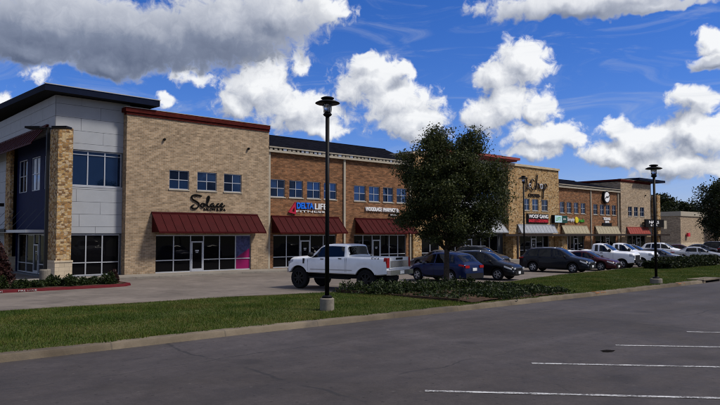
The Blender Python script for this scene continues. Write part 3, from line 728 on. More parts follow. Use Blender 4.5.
def box_part(name, m, par, *b): return MB().box(*b).build(name, MAT[m], par)
def panels(par, M, u0, u1, v0, rows, joints, m='panel_grey', holes=()):
    """cladding panels with open joints; joints = u of the vertical joints for each row"""
    v = v0
    for r, h in enumerate(rows):
        js = [u0] + [j for j in joints[r % len(joints)] if u0 + 0.1 < j < u1 - 0.1] + [u1]
        for a, b_ in zip(js[:-1], js[1:]):
            MB().mbox(M, a + 0.008, b_ - 0.008, v + 0.008, v + h - 0.008, -0.03, 0).build('panel', MAT[m], par)
        v += h

# --- corner shop: grey panels, stone piers, flat dark roof -----------------------------------------
c = thing('corner_shop', 'grey panel corner building with stone piers and a dark overhanging flat roof', 'building', (12.68, 41.9, 0))
YP, XL = 41.9, 12.68
M = front(YP); ML = left(XL)
up = (13.62, 16.84, 5.75, 7.98); lo = (13.55, 16.84, Z0, 2.72)
MB().wall(M, XL + 0.002, 17.4, 0, 11.27, [up, lo], 0.16).build('wall', MAT['panel_joint'], c)
rows_top = [0.40, 0.79, 0.79, 0.79, 0.50]
panels(c, M, XL, 17.3, 8.0, rows_top, [(), (15.6,), (14.2,), (15.4,), (14.2,)])
panels(c, M, 13.47, 16.9, 2.76, [0.42, 0.78, 0.78, 0.78, 0.23], [(15.2,), (14.2,), (15.5,), (14.0,), ()])
window(c, M, *up, nu=3, nv=1, rec=0.10, sill='alu_frame', bar=0.07, edge=0.06)
MB().mbox(M, up[0], up[1], 7.70, 7.74, 0.05, 0.09).build('transom', MAT['alu_frame'], c)
storefront(c, M, [13.6, 14.68, 15.70, 16.80], Z0, 2.70, 0.92)
# left side
MB().wall(ML, YP + 0.03, 66, 0, 11.27, [(42.55, 50.9, Z0, 9.0)], 0.35).build('wall', MAT['panel_joint'], c)
panels(c, ML, YP, 66, 8.99, [0.20, 0.79, 0.79, 0.50], [(44.4, 46.9, 49.4, 51.9, 54.4, 56.9, 59.4, 62), (43.2, 45.6, 48.1, 50.6, 53.1, 55.6, 58.1, 61)])
panels(c, ML, 52.1, 66, Z0, [0.95] + [0.79] * 9 + [0.8], [(54.4, 56.9, 59.4, 62), (53.1, 55.6, 58.1, 61)])
MN = left(XL + 0.22)
wins = [(48.44, 50.45, 5.6, 7.86), (45.55, 47.41, 5.6, 7.84), (42.75, 44.65, 5.6, 7.75)]
MB().wall(MN, 42.5, 51.0, Z0, 9.05, wins + [(42.9, 50.6, Z0, 2.75)], 0.15).build('navy_wall', MAT['navy_panel'], c)
for k, w_ in enumerate(wins): window(c, MN, *w_, nu=2, nv=2, sill=None, bar=0.05, rec=0.06)
storefront(c, MN, [42.9, 44.4, 45.75, 46.85, 48.6, 50.6], Z0, 2.74, 0.75, door=2, doorh=1.95)
for (y0, y1, nm) in ((41.0, 42.55, 'stone_pier'), (50.9, 52.1, 'stone_pier')):
    x0, x1 = (12.60, 13.46) if y0 < 45 else (12.45, 13.0)
    p = box_part(nm, 'pier_stone', c, x0, x1, y0, y1, 1.12, 9.16 if y0 < 45 else 8.9)
    box_part('pier_base', 'limestone', p, x0 - 0.07, x1 + 0.07, y0 - 0.07, y1 + 0.07, 0, 1.02)
    box_part('pier_cap', 'limestone', p, x0 - 0.10, x1 + 0.10, y0 - 0.10, y1 + 0.10, 1.02, 1.13)
# flat roof with overhang, rising gently to the back
rf = MB(); z = 11.28
rf.add([(11.75, 40.9, z), (18.95, 40.9, z - 0.06), (18.95, 67, z + 0.75), (11.75, 67, z + 0.80), (11.75, 40.9, z + 0.38), (18.95, 40.9, z + 0.33), (18.95, 67, z + 1.15), (11.75, 67, z + 1.2)], [(0, 1, 5, 4), (1, 2, 6, 5), (2, 3, 7, 6), (3, 0, 4, 7), (4, 5, 6, 7)])
roof = rf.build('roof', MAT['roof_fascia'], c)
MB().quad((11.78, 40.93, z + 0.02), (18.92, 40.93, z - 0.04), (18.92, 67, z + 0.77), (11.78, 67, z + 0.82)).build('soffit', MAT['soffit'], roof)
MB().add([(11.72, 40.86, z + 0.385), (18.98, 40.86, z + 0.335), (18.98, 40.90, z + 0.335), (11.72, 40.90, z + 0.385), (11.72, 40.86, z + 0.43), (18.98, 40.86, z + 0.38), (18.98, 41.2, z + 0.40), (11.72, 41.2, z + 0.45)], [(0, 1, 5, 4), (4, 5, 6, 7), (1, 2, 6, 5), (3, 0, 4, 7)]).build('roof_trim', MAT['roof_trim'], roof)
# red awning high on the left side (slopes to -X)
def side_awning(par, y0, y1, X, zt, zb, proj, m, n):
    cap = MB().box(X - 0.14, X - 0.002, y0, y1, zt - 0.05, zt + 0.08).build('awning', MAT[m], par); x0, x1 = X - 0.14, X - proj
    for i in range(n):
        a, b_ = y0 + (y1 - y0) * i / n + .004, y0 + (y1 - y0) * (i + 1) / n - .004
        MB().add([(x0, a, zt - .05), (x0, b_, zt - .05), (x1, b_, zb), (x1, a, zb), (x0, a, zt - .08), (x0, b_, zt - .08), (x1, b_, zb - .03), (x1, a, zb - .03)], [(0, 1, 2, 3), (7, 6, 5, 4), (0, 4, 5, 1), (1, 5, 6, 2), (2, 6, 7, 3), (3, 7, 4, 0)]).build('metal_pan', MAT[m], cap)
    for i in range(n + 1):
        a = y0 + (y1 - y0) * i / n
        MB().add([(x0, a - .022, zt - .05), (x0, a + .022, zt - .05), (x1, a + .022, zb), (x1, a - .022, zb), (x0, a - .022, zt), (x0, a + .022, zt), (x1, a + .022, zb + .05), (x1, a - .022, zb + .05)], [(0, 3, 2, 1), (4, 5, 6, 7), (0, 1, 5, 4), (1, 2, 6, 5), (2, 3, 7, 6), (3, 0, 4, 7)]).build('seam', MAT[m], cap)
    MB().box(x1 - 0.03, x1 + 0.01, y0 - .02, y1 + .02, zb - 0.09, zb + 0.02).build('front_lip', MAT[m], cap)
    return cap
side_awning(c, 43.1, 52.6, XL - 0.02, 9.50, 8.36, 1.0, 'awning_red', 14)
side_awning(c, 52.75, 61.5, XL - 0.02, 9.50, 8.36, 1.0, 'awning_red', 13)
# entrance canopy with tie rods
cn = MB().box(11.35, 12.66, 42.7, 56, 2.80, 2.98).build('canopy', MAT['alu_frame'], c)
MB().box(11.28, 11.35, 47.2, 56.05, 2.84, 3.06).build('gutter', MAT['black_metal'], cn)
for y in (43.6, 45.4, 47.2, 49.0, 50.6, 53.0, 55): MB().tube([(12.70, y, 4.35), (11.55, y, 2.98)], 0.013, 6).build('tie_rod', MAT['panel_joint'], cn)
wl = MB().box(12.05, 12.44, 52.3, 52.7, 4.72, 4.95).build('wall_light', MAT['black_metal'], c)
box_part('core', 'panel_joint', c, 13.3, 17.3, 42.4, 65.8, 0.05, 11.2)

# --- buff brick shop ---------------------------------------------------------------------------
def buff_block(name, label, X0, X1, Y, H, depth, wins, sf, door, aw, awm, awn, cw, film=None, sfz=(Z0, 2.66), rail=0.94, m='buff_brick', lights=(), awp=1.25, back=20):
    b = thing(name, label, 'building', (X0, Y, 0)); M = front(Y)
    holes = [(w[0], w[1], w[2], w[3]) for w in wins] + [(sf[0], sf[-1], sfz[0], sfz[1])]
    MB().wall(M, X0, X1, 0, H - cw, holes, 0.20).build('wall', MAT[m], b)
    MB().wall(left(X0), Y, Y + back, 0, H - cw, [], 0.1).build('side_wall', MAT[m], b)
    MB().wall(left(X1), Y, Y + back, 0, H - cw, [], 0.1).build('side_wall', MAT[m], b)
    MB().quad((X0, Y, H - cw - .1), (X1, Y, H - cw - .1), (X1, Y + back, H - cw - .1), (X0, Y + back, H - cw - .1)).build('roof_deck', MAT['soffit'], b)
    box_part('interior_wall', 'letter_black', b, X0 + 0.1, X1 - 0.1, Y + 0.45, Y + 0.6, 0.02, H - cw - .2)
    for w in wins: window(b, M, *w)
    storefront(b, M, sf, sfz[0], sfz[1], rail, door=door, film=film)
    if aw: awning(b, aw[0], aw[1], Y, aw[2], aw[3], awp, awm, awn)
    for (x, z_) in lights: MB().lathe([(0.06, 0), (0.085, 0.05), (0.085, 0.16), (0.04, 0.2)], 12, (x, Y - 0.2, z_), 'y').build('wall_light', MAT['black_metal'], b)
    return b
b = buff_block('buff_brick_shop', 'buff brick two storey shop with a red parapet beside the grey corner building', 16.9, 27.95, 41.3, 11.0, 0, [(19.88, 21.35, 5.78, 7.08), (21.97, 23.5, 5.78, 7.08), (24.08, 25.56, 5.78, 7.08)], [18.99, 20.30, 21.56, 22.55, 23.83, 25.14, 26.42], 2, (18.64, 26.9, 4.1, 2.86), 'awning_red', 13, 0.36, film=5, lights=((19.46, 9.1), (26.08, 9.05)), m='buff_brick')
def cornice(par, X0, X1, Y, H, h, m, back=4.0, out=0.14):
    mb = MB(); cr = mb.box(X0 - out, X1 + 0.02, Y - out, Y + 0.3, H - h * 0.62, H).build('cornice', MAT[m], par)
    MB().box(X0 - out * .5, X1 + .01, Y - out * 0.5, Y + 0.28, H - h, H - h * 0.62 - .002).build('cornice_step', MAT[m], cr)
    MB().box(X0 - out, X0 + 0.3, Y + 0.302, Y + back, H - h * 0.62, H - .003).build('cornice_return', MAT[m], cr)
    MB().box(X0 - out - 0.02, X1 + 0.04, Y - out - 0.02, Y + 0.32, H + .001, H + 0.035).build('coping', MAT['roof_trim'], cr)
cornice(b, 16.9, 27.95, 41.3, 10.97, 0.46, 'cornice_red')

# --- red brick shops under the hipped shingle roof ------------------------------------------------
def red_block(name, label, X0, X1, Y, zf, zr, rb, hip, wins, fronts, aws, ds, awm, awn, dent=True, wl=1.35, fasc=0.45):
    b = thing(name, label, 'building', (X0, Y, 0)); M = front(Y)
    holes = list(wins) + [(f[0][0], f[0][-1], Z0, 2.66) for f in fronts]
    MB().wall(M, X0, X1, 0, zf, holes, 0.20).build('wall', MAT['red_brick'], b)
    MB().wall(left(X1), Y, Y + 2 * rb, 0, zf, [], 0.1).build('side_wall', MAT['red_brick'], b)
    box_part('interior_wall', 'letter_black', b, X0 + 0.1, X1 - 0.1, Y + 0.45, Y + 0.6, 0.02, zf - .2)
    for w in wins: window(b, M, *w)
    for cuts, d in fronts: storefront(b, M, cuts, Z0, 2.66, 0.94, door=d)
    for a in aws: awning(b, a[0], a[1], Y, a[2], a[3], a[4] if len(a) > 4 else 1.25, awm, awn)
    fa = box_part('fascia', 'cream_trim', b, X0, X1 + 0.1, Y - 0.28, Y + 0.15, zf, zf + 0.16)
    box_part('gutter', 'cream_trim', fa, X0, X1 + 0.14, Y - 0.36, Y + 0.15, zf + 0.34, zf + fasc)
    box_part('frieze', 'soffit', fa, X0, X1 + 0.06, Y - 0.16, Y + 0.15, zf + 0.161, zf + 0.339)
    if dent:
        k = int((X1 - X0) / 0.42); rnd = random.Random(4)
        for i in range(k):
            u = X0 + (X1 - X0) * (i + 0.5) / k; w = rnd.uniform(0.10, 0.17)
            MB().box(u - w, u + w, Y - 0.29, Y - 0.165, zf + 0.162, zf + 0.338).build('dentil', MAT['cream_trim' if rnd.random() < .6 else 'alu_frame'], fa)
    else: box_part('band', 'cream_trim', fa, X0, X1 + .08, Y - 0.22, Y - .162, zf + .2, zf + .30)
    e0, z0_ = Y - 0.38, zf + fasc
    rm = MB(); rm.add([(X0, e0, z0_), (X1 + 0.15, e0, z0_), (X1 - hip, Y + rb, zr), (X0, Y + rb, zr), (X0, Y + 2 * rb + .4, z0_), (X1 + 0.15, Y + 2 * rb + .4, z0_)], [(0, 1, 2, 3), (1, 5, 2), (3, 2, 5, 4), (0, 3, 4)])
    rm.build('roof', MAT['shingles'], b)
    MB().tube([(X0, Y + rb, zr + .01), (X1 - hip, Y + rb, zr + .01)], 0.06, 6).build('ridge_cap', MAT['shingles'], b)
    for x in ds:
        MB().box(x - 0.09, x + 0.09, Y - 0.13, Y - 0.003, Z0, zf - .005).build('downspout', MAT['cream_trim'], b)
    return b
r1 = red_block('red_brick_shop', 'red brick shops with two red awnings under a dark shingle roof', 27.96, 43.9, 41.6, 9.02, 11.4, 6.0, -2.6,
    [(28.33, 29.68, 5.6, 6.96), (30.09, 31.44, 5.6, 6.96), (31.84, 33.22, 5.6, 6.96), (33.58, 34.95, 5.6, 6.96), (36.9, 38.27, 5.58, 6.9), (38.65, 39.95, 5.58, 6.9), (40.36, 41.66, 5.58, 6.9), (42.1, 43.42, 5.58, 6.9)],
    [([28.6, 29.9, 31.2, 32.25, 33.6, 34.9], 2), ([36.9, 38.0, 39.1, 40.1, 41.2, 42.3, 43.3], 2)],
    [(28.38, 35.1, 4.05, 2.84), (36.94, 43.6, 4.0, 2.82)], (28.14, 35.75, 43.8), 'awning_red', 11)
r1['label'] = 'red brick shops with two red awnings under a dark shingle roof'

# --- stone centre with a red flat roof, seen round the oak ----------------------------------------
s1 = thing('stone_centre_shop', 'stone and grey panel centre block with a red flat roof behind the oak', 'building', (43.9, 41.3, 0))
Ms = front(41.3)
MB().wall(Ms, 43.95, 48.6, 0, 10.2, [(45.1, 47.6, 5.3, 6.9), (45.1, 47.6, Z0, 2.6)], .2).build('wall', MAT['tan_stone'], s1)
MB().wall(left(43.95), 41.3, 52, 0, 10.2, []).build('side_wall', MAT['tan_stone'], s1)
box_part('interior_wall', 'letter_black', s1, 44.2, 58.9, 43.2, 43.4, 0.02, 10.0)
box_part('coping', 'limestone', s1, 43.85, 48.65, 41.18, 52, 10.2, 10.42)
window(s1, Ms, 45.1, 47.6, 5.3, 6.9, 3, 2)
storefront(s1, Ms, [45.1, 46.35, 47.6], Z0, 2.6, 0.94)
Mc = front(42.1)
holes = [(49.4, 58.2, 6.2, 9.6), (49.4, 58.2, Z0, 2.6)]
MB().wall(Mc, 48.55, 58.95, 0, 10.7, holes, .2).build('wall', MAT['panel_joint'], s1)
panels(s1, Mc, 48.6, 58.9, 9.62, [0.55, 0.55], [(51, 54, 57), (50, 53, 56)])
panels(s1, Mc, 48.6, 58.9, 2.62, [0.9, 0.9, 0.9, 0.86], [(51, 54, 57), (50, 53, 56)])
window(s1, Mc, 49.4, 58.2, 6.2, 9.6, 7, 3, sill='alu_frame', bar=0.08)
storefront(s1, Mc, [49.4, 51, 52.6, 53.7, 55.2, 56.7, 58.2], Z0, 2.6, 0.94, door=2)
rr = box_part('roof', 'roof_red', s1, 47.6, 60.2, 40.6, 54, 10.72, 10.98)
box_part('roof_step', 'roof_red', rr, 47.8, 59.9, 40.8, 53.8, 10.55, 10.718)
awning(s1, 49.0, 58.6, 42.1, 4.0, 2.95, 1.0, 'awning_grey', 12)

# --- tan stone shop ---------------------------------------------------------------------------------
s2 = buff_block('tan_stone_shop', 'tan stone shop with three small windows and a pale metal awning', 58.95, 69.1, 41.3, 10.45, 0, [(61.95, 62.95, 5.38, 6.67), (63.5, 64.75, 5.38, 6.67), (65.4, 66.7, 5.38, 6.67)], [60.6, 62.0, 63.3, 64.3, 65.7, 66.9], 2, (60.5, 67.85, 3.72, 2.9), 'awning_grey', 11, 0.25, m='tan_stone', awp=0.55)
cp = box_part('coping', 'limestone', s2, 58.85, 69.15, 41.15, 41.7, 10.20, 10.45)
box_part('coping', 'limestone', s2, 58.85, 59.3, 41.702, 50, 10.20, 10.448)

# --- second red brick block -------------------------------------------------------------------------
r2 = red_block('far_red_brick_shop', 'far red brick shops with two cream awnings and a dark shingle roof', 69.12, 84.6, 41.6, 8.30, 9.95, 4.5, 3.4,
    [(69.85, 70.85, 5.28, 6.6), (71.4, 72.45, 5.28, 6.6), (73.05, 74.1, 5.28, 6.6), (74.7, 75.8, 5.28, 6.6), (77.8, 78.85, 5.25, 6.56), (79.5, 80.6, 5.25, 6.56), (81.05, 82.15, 5.25, 6.56), (82.75, 83.8, 5.25, 6.56)],
    [([70.2, 71.6, 73.0, 74.0, 75.4], 2), ([78.2, 79.7, 81.0, 82.0, 83.6], 2)],
    [(70.0, 75.9, 3.69, 2.85, 0.5), (78.0, 84.0, 3.68, 2.82, 0.5)], (69.3, 77.05, 84.3), 'awning_cream', 8, dent=False)

# --- second buff brick block ------------------------------------------------------------------------
b2 = buff_block('far_buff_brick_shop', 'far buff brick shop with a red parapet and a plain red awning', 84.65, 93.6, 41.3, 10.15, 0, [(86.7, 87.85, 5.2, 6.5), (88.45, 89.65, 5.2, 6.5), (90.3, 91.6, 5.2, 6.5)], [86.2, 87.7, 89.2, 90.4, 91.9], 2, (86.05, 92.4, 3.62, 2.8), 'awning_brickred', 9, 0.34, m='tan_brick', awp=0.5, lights=((91.9, 8.2),))
cornice(b2, 84.65, 93.6, 41.3, 10.15, 0.36, 'cornice_red', back=8)
# --- end tower ----------------------------------------------------------------------------------------
e = thing('end_shop', 'grey panel end building with a dark blue roof behind the far lamp post', 'building', (93.6, 41.3, 0))
Me = front(41.9)
MB().wall(Me, 93.6, 95.2, 0, 10.2, [(93.8, 95.1, Z0, 2.6), (93.8, 95.1, 5.2, 7.6)], .15).build('wall', MAT['panel_joint'], e)
panels(e, Me, 93.62, 95.2, 2.65, [0.85, 0.85, 0.83], [()]); panels(e, Me, 93.62, 95.2, 7.62, [0.85, 0.85, 0.85], [()])
window(e, Me, 93.8, 95.1, 5.2, 7.6, 1, 1, sill='alu_frame'); storefront(e, Me, [93.8, 95.1], Z0, 2.6, 0.94)
p = box_part('stone_pier', 'pier_stone', e, 95.2, 96.2, 41.0, 42.6, 1.1, 8.4)
box_part('pier_base', 'limestone', p, 95.1, 96.3, 40.9, 42.7, 0, 1.1)
box_part('side_wall', 'panel_grey', e, 93.62, 95.95, 42.6, 60, 0, 10.2)
box_part('roof', 'roof_fascia', e, 88.6, 96.9, 40.5, 60, 10.2, 10.52)
box_part('core', 'panel_joint', e, 93.8, 95.9, 42.2, 42.55, 2.7, 10.15)

# --- long flat canopy in front of the far shops ----------------------------------------------------
cy = thing('walkway_canopy', 'long flat dark canopy over the pavement in front of the far shops', 'canopy', (56, 40, 0))
MB().box(56.0, 96.0, 39.6, 39.75, 2.50, 2.74).build('front_beam', MAT['bronze_metal'], cy)
MB().box(56.0, 96.0, 39.75, 41.05, 2.66, 2.73).build('deck', MAT['bronze_metal'], cy)
for x in (58.2, 68.6, 77.0, 84.2, 92.9): MB().box(x - .12, x + .12, 39.62, 39.74, 0.05, 2.5).build('post', MAT['bronze_metal'], cy)
# stone pillars below the canopy
for x, lab in ((68.5, 'tan stone pillar under the canopy right of the tan stone shop'), (58.9, 'tan stone pillar under the canopy left of the tan stone shop')):
    tag(box_part('stone_pillar', 'tan_stone', None, x - 0.6, x + 0.6, 40.3, 41.25, 0.06, 2.655), lab, 'pillar')

# --- building in the far background ------------------------------------------------------------------
f = thing('far_store', 'low beige brick store far behind the parked cars at the right', 'building', (143, 57, 0))
MB().box(143.5, 200, 57, 110, 0, 6.6).build('wall', MAT['tan_brick'], f)
MB().box(143.3, 200, 56.8, 110, 6.6, 7.6).build('parapet', MAT['cream_trim'], f)
MB().box(143.38, 200, 56.92, 110, 0, 0.9).build('plinth', MAT['limestone'], f)
MB().box(158, 166, 54.5, 57.1, 0, 8.6).build('pylon', MAT['tan_brick'], f)
MB().box(157.6, 166.4, 54.1, 57.3, 8.6, 9.4).build('cornice', MAT['cream_trim'], f)
MB().box(143.25, 143.36, 80, 110, 4.9, 5.4).build('band', MAT['roof_trim'], f)
for (x, y) in ((146.5, 56.6), (143.1, 66)): MB().box(x - .5, x + .5, y - .2, y + .2, 2.2, 3.0).build('wall_sign', MAT['sign_red'], f)

# ------------------------------------------------------------------ signs on the facades
Yb, Yr = 41.3, 41.6
s = thing('script_sign', 'black script sign reading Solace above the first red awning', 'sign', (22.8, Yb, 4.9))
P_S = [(.17, .93), (.10, .99), (.03, .90), (.06, .72), (.16, .60), (.24, .44), (.20, .22), (.09, .14), (.02, .26), (.10, .38)]
P_SW = [(.02, .80), (.07, .97), (.19, 1.0), (.31, .93)]
P_o = [(.36, .50), (.30, .44), (.29, .32), (.34, .25), (.39, .33), (.38, .46), (.42, .42), (.46, .40)]
P_l = [(.44, .38), (.51, .66), (.53, .90), (.49, .92), (.47, .62), (.48, .34), (.53, .30), (.58, .40)]
P_a = [(.66, .50), (.60, .48), (.57, .36), (.62, .29), (.67, .42), (.66, .32), (.70, .29), (.74, .38)]
P_c = [(.82, .50), (.77, .47), (.75, .36), (.79, .30), (.85, .38)]
P_e = [(.86, .38), (.92, .46), (.91, .53), (.87, .46), (.87, .35), (.92, .30), (.99, .40)]
for P in (P_S + [], P_SW, P_o, P_l, P_a, P_c, P_e):
    strokes([P], MAT['letter_black'], s, 21.45, Yb - .03, 4.33, 2.72, 1.12, 0.052, 'letter')
lettering('SALON & SPA', MAT['letter_black'], s, 23.35, Yb, 4.47, 1.75, 0.17, 0.05, bold=0.02, small=True)
s = thing('fitness_sign', 'crimson triangle with blue DELTA and white LIFE letters on red brick', 'sign', (31.9, Yr, 4.8))
def frame_tri(P, Q, y0, y1):
    mb = MB(); n = len(P)
    mb.v = [(x, y0, z) for x, z in P] + [(x, y0, z) for x, z in Q] + [(x, y1, z) for x, z in P] + [(x, y1, z) for x, z in Q]
    for i in range(n):
        j = (i + 1) % n; mb.f += [(i, j, n + j, n + i), (2 * n + i, 3 * n + i, 3 * n + j, 2 * n + j), (i, 2 * n + i, 2 * n + j, j), (n + i, n + j, 3 * n + j, 3 * n + i)]
    return mb
frame_tri([(29.95, 4.42), (30.66, 4.28), (30.62, 5.26)], [(30.24, 4.50), (30.52, 4.44), (30.50, 4.86)], Yr - .14, Yr - .002).build('triangle', MAT['letter_crimson'], s)
lettering('DELTA', MAT['letter_blue'], s, 31.6, Yr, 4.98, 1.68, 0.50, 0.12, bold=0.03)
lettering('LIFE', MAT['letter_white'], s, 33.2, Yr, 4.96, 1.25, 0.48, 0.12, bold=0.01)
lettering('FITNESS', MAT['letter_white'], s, 32.2, Yr, 4.53, 2.9, 0.16, 0.06, small=True)
s = thing('pharmacy_sign', 'white letters of the pharmacy sign on the second red brick bay', 'sign', (40.2, Yr, 4.8))
lettering('WOODLACE', MAT['letter_white'], s, 39.12, Yr, 4.90, 1.95, 0.36, 0.14, bold=0.025)
lettering('PHARMACY', MAT['letter_white'], s, 41.05, Yr, 4.88, 1.55, 0.36, 0.14, bold=0.025)
lettering('Rx', MAT['letter_white'], s, 42.12, Yr, 4.86, 0.34, 0.36, 0.14, bold=0.02)
MB().box(41.05, 42.1, Yr - .10, Yr - .002, 4.36, 4.52).build('backing', MAT['letter_black'], s)
lettering('WELLNESS', MAT['letter_white'], s, 41.6, Yr - .10, 4.44, 0.95, 0.11, 0.03, small=True)
s = thing('restaurant_sign', 'tall dark and silver script lettering high on the tan stone shop', 'sign', (64.6, Yb, 8.3))
strokes([[(.30, .66), (.22, .74), (.14, .60), (.13, .35), (.22, .22), (.33, .34)]], MAT['bronze_metal'], s, 62.5, Yb - .1, 7.25, 4.0, 2.2, .075, 'letter')
strokes([[(.38, .22), (.42, .60), (.47, 1.0)]], MAT['bronze_metal'], s, 62.5, Yb - .1, 7.25, 4.0, 2.2, .085, 'letter')
strokes([[(.42, .42), (.50, .56), (.55, .40), (.56, .28)]], MAT['bronze_metal'], s, 62.5, Yb - .1, 7.25, 4.0, 2.2, .085, 'letter')
strokes([[(.70, .52), (.62, .50), (.61, .34), (.70, .32), (.71, .52), (.72, .34)]], MAT['alu_frame'], s, 62.5, Yb - .1, 7.25, 4.0, 2.2, .075, 'letter')
strokes([[(.80, .56), (.76, .10), (.74, -.22)], [(.79, .48), (.90, .56), (.95, .42), (.86, .32), (.79, .36)]], MAT['bronze_metal'], s, 62.5, Yb - .1, 7.25, 4.0, 2.2, .085, 'letter')
strokes([[(-.02, .80), (.0, .40), (-.02, .25), (.10, .27)]], MAT['bronze_metal'], s, 62.3, Yb - .1, 7.25, 4.0, 2.2, .085, 'letter')
strokes([[(.10, .50), (.03, .48), (.03, .36), (.10, .36), (.10, .50), (.11, .36)]], MAT['alu_frame'], s, 62.6, Yb - .1, 7.25, 4.0, 2.2, .07, 'letter')
lettering('COCINA', MAT['bronze_metal'], s, 63.8, Yb, 7.10, 2.3, 0.34, 0.12, bold=0.02)
s = thing('pet_shop_sign', 'black sign board with white WOOF GANG over red letters', 'sign', (64.4, Yb, 4.5))
MB().box(62.3, 66.55, Yb - .16, Yb - .002, 3.93, 5.02).build('board', MAT['sign_black'], s)
lettering('WOOF GANG', MAT['letter_white'], s, 64.43, Yb - .16, 4.72, 3.9, 0.42, 0.06, bold=0.02)
lettering('BAKERY & GROOMING', MAT['sign_red'], s, 64.43, Yb - .16, 4.22, 3.9, 0.36, 0.06, bold=0.03)
s = thing('cyan_box_sign', 'pale cyan lit box sign at the edge of the tan stone shop', 'sign', (68.3, Yb, 4.4))
MB().box(67.4, 69.05, Yb - .42, Yb - .002, 4.02, 4.95).build('cabinet', MAT['sign_black'], s)
MB().box(67.46, 68.99, Yb - .44, Yb - .422, 4.08, 4.89).build('face', MAT['sign_cyan'], s)
lettering('LIFT', MAT['letter_green'], s, 68.2, Yb - .44, 4.5, 1.0, 0.42, 0.02, small=True)
s = thing('green_badge_sign', 'small dark green badge sign left of the lemon sign', 'sign', (70.3, Yr, 4.4))
MB().box(69.65, 70.95, Yr - .3, Yr - .002, 4.05, 4.92).build('cabinet', MAT['sign_green'], s)
lettering('SPA', MAT['letter_white'], s, 70.3, Yr - .3, 4.5, 0.6, 0.2, 0.03, small=True)
s = thing('lemon_sign', 'white and green letters with a yellow lemon on far red brick', 'sign', (73.2, Yr, 4.4))
lettering('Simply', MAT['letter_white'], s, 72.1, Yr, 4.45, 1.7, 0.55, 0.12)
MB().lathe([(0.0, 0), (.36, 0.02), (.40, .10), (0.36, .16), (0, .16)], 16, (73.45, Yr - .17, 4.45), 'y').build('lemon', MAT['letter_yellow'], s)
lettering('Fresh', MAT['letter_green'], s, 74.6, Yr, 4.42, 1.35, 0.45, 0.12)
s = thing('round_logo_sign', 'round black and white disc sign high on the far red brick', 'sign', (80.8, Yr, 7.5))
MB().lathe([(0, 0), (.82, 0), (.82, .3), (0, .3)], 28, (80.8, Yr - .302, 7.55), 'y').build('disc', MAT['sign_black'], s)
MB().lathe([(0, 0), (.66, 0), (.66, .03), (0, .03)], 28, (80.82, Yr - .335, 7.55), 'y').build('face', MAT['letter_white'], s)
strokes([[(0, .2), (.35, .5), (.7, .45), (1, .75)]], MAT['sign_black'], s, 80.3, Yr - .335, 7.2, 1.05, .8, .06, 'stripe')
s = thing('bar_sign', 'white lettered sign on a black oval bar under the round disc sign', 'sign', (81.2, Yr, 4.3))
lettering('TEXAS', MAT['letter_white'], s, 81.1, Yr, 4.72, 1.9, 0.36, 0.12, bold=.03)
lettering('BAR', MAT['letter_white'], s, 81.2, Yr, 4.32, 1.1, 0.32, 0.12, bold=.03)
MB().lathe([(0, 0), (.22, 0), (.22, .15), (0, .15)], 16, (80.1, Yr - .152, 3.97), 'y').box(80.1, 82.3, Yr - .15, Yr - .003, 3.76, 4.18).build('bar', MAT['sign_black'], s)
s = thing('black_board_sign', 'black sign board with white letters beside the far lamp post', 'sign', (93.5, 40.9, 4.2))
MB().box(90.6, 96.6, 40.68, 40.88, 3.72, 4.82).build('board', MAT['sign_black'], s)
MB().box(96.6, 97.6, 40.72, 40.86, 3.5, 4.7).build('end_board', MAT['cream_trim'], s)
lettering('NAILS', MAT['letter_white'], s, 93.2, 40.68, 4.42, 3.2, 0.42, 0.05, bold=.02)
lettering('& SPA', MAT['letter_white'], s, 93.2, 40.68, 3.98, 2.2, 0.26, 0.05, small=True)
for (x, y, z) in ((91.0, 41.1, 4.3), (95.7, 40.95, 4.3)): MB().box(x - .1, x + .1, 40.88, 41.35 if x < 93 else 41.0, z - .1, z + .1).build('bracket', MAT['black_metal'], s)

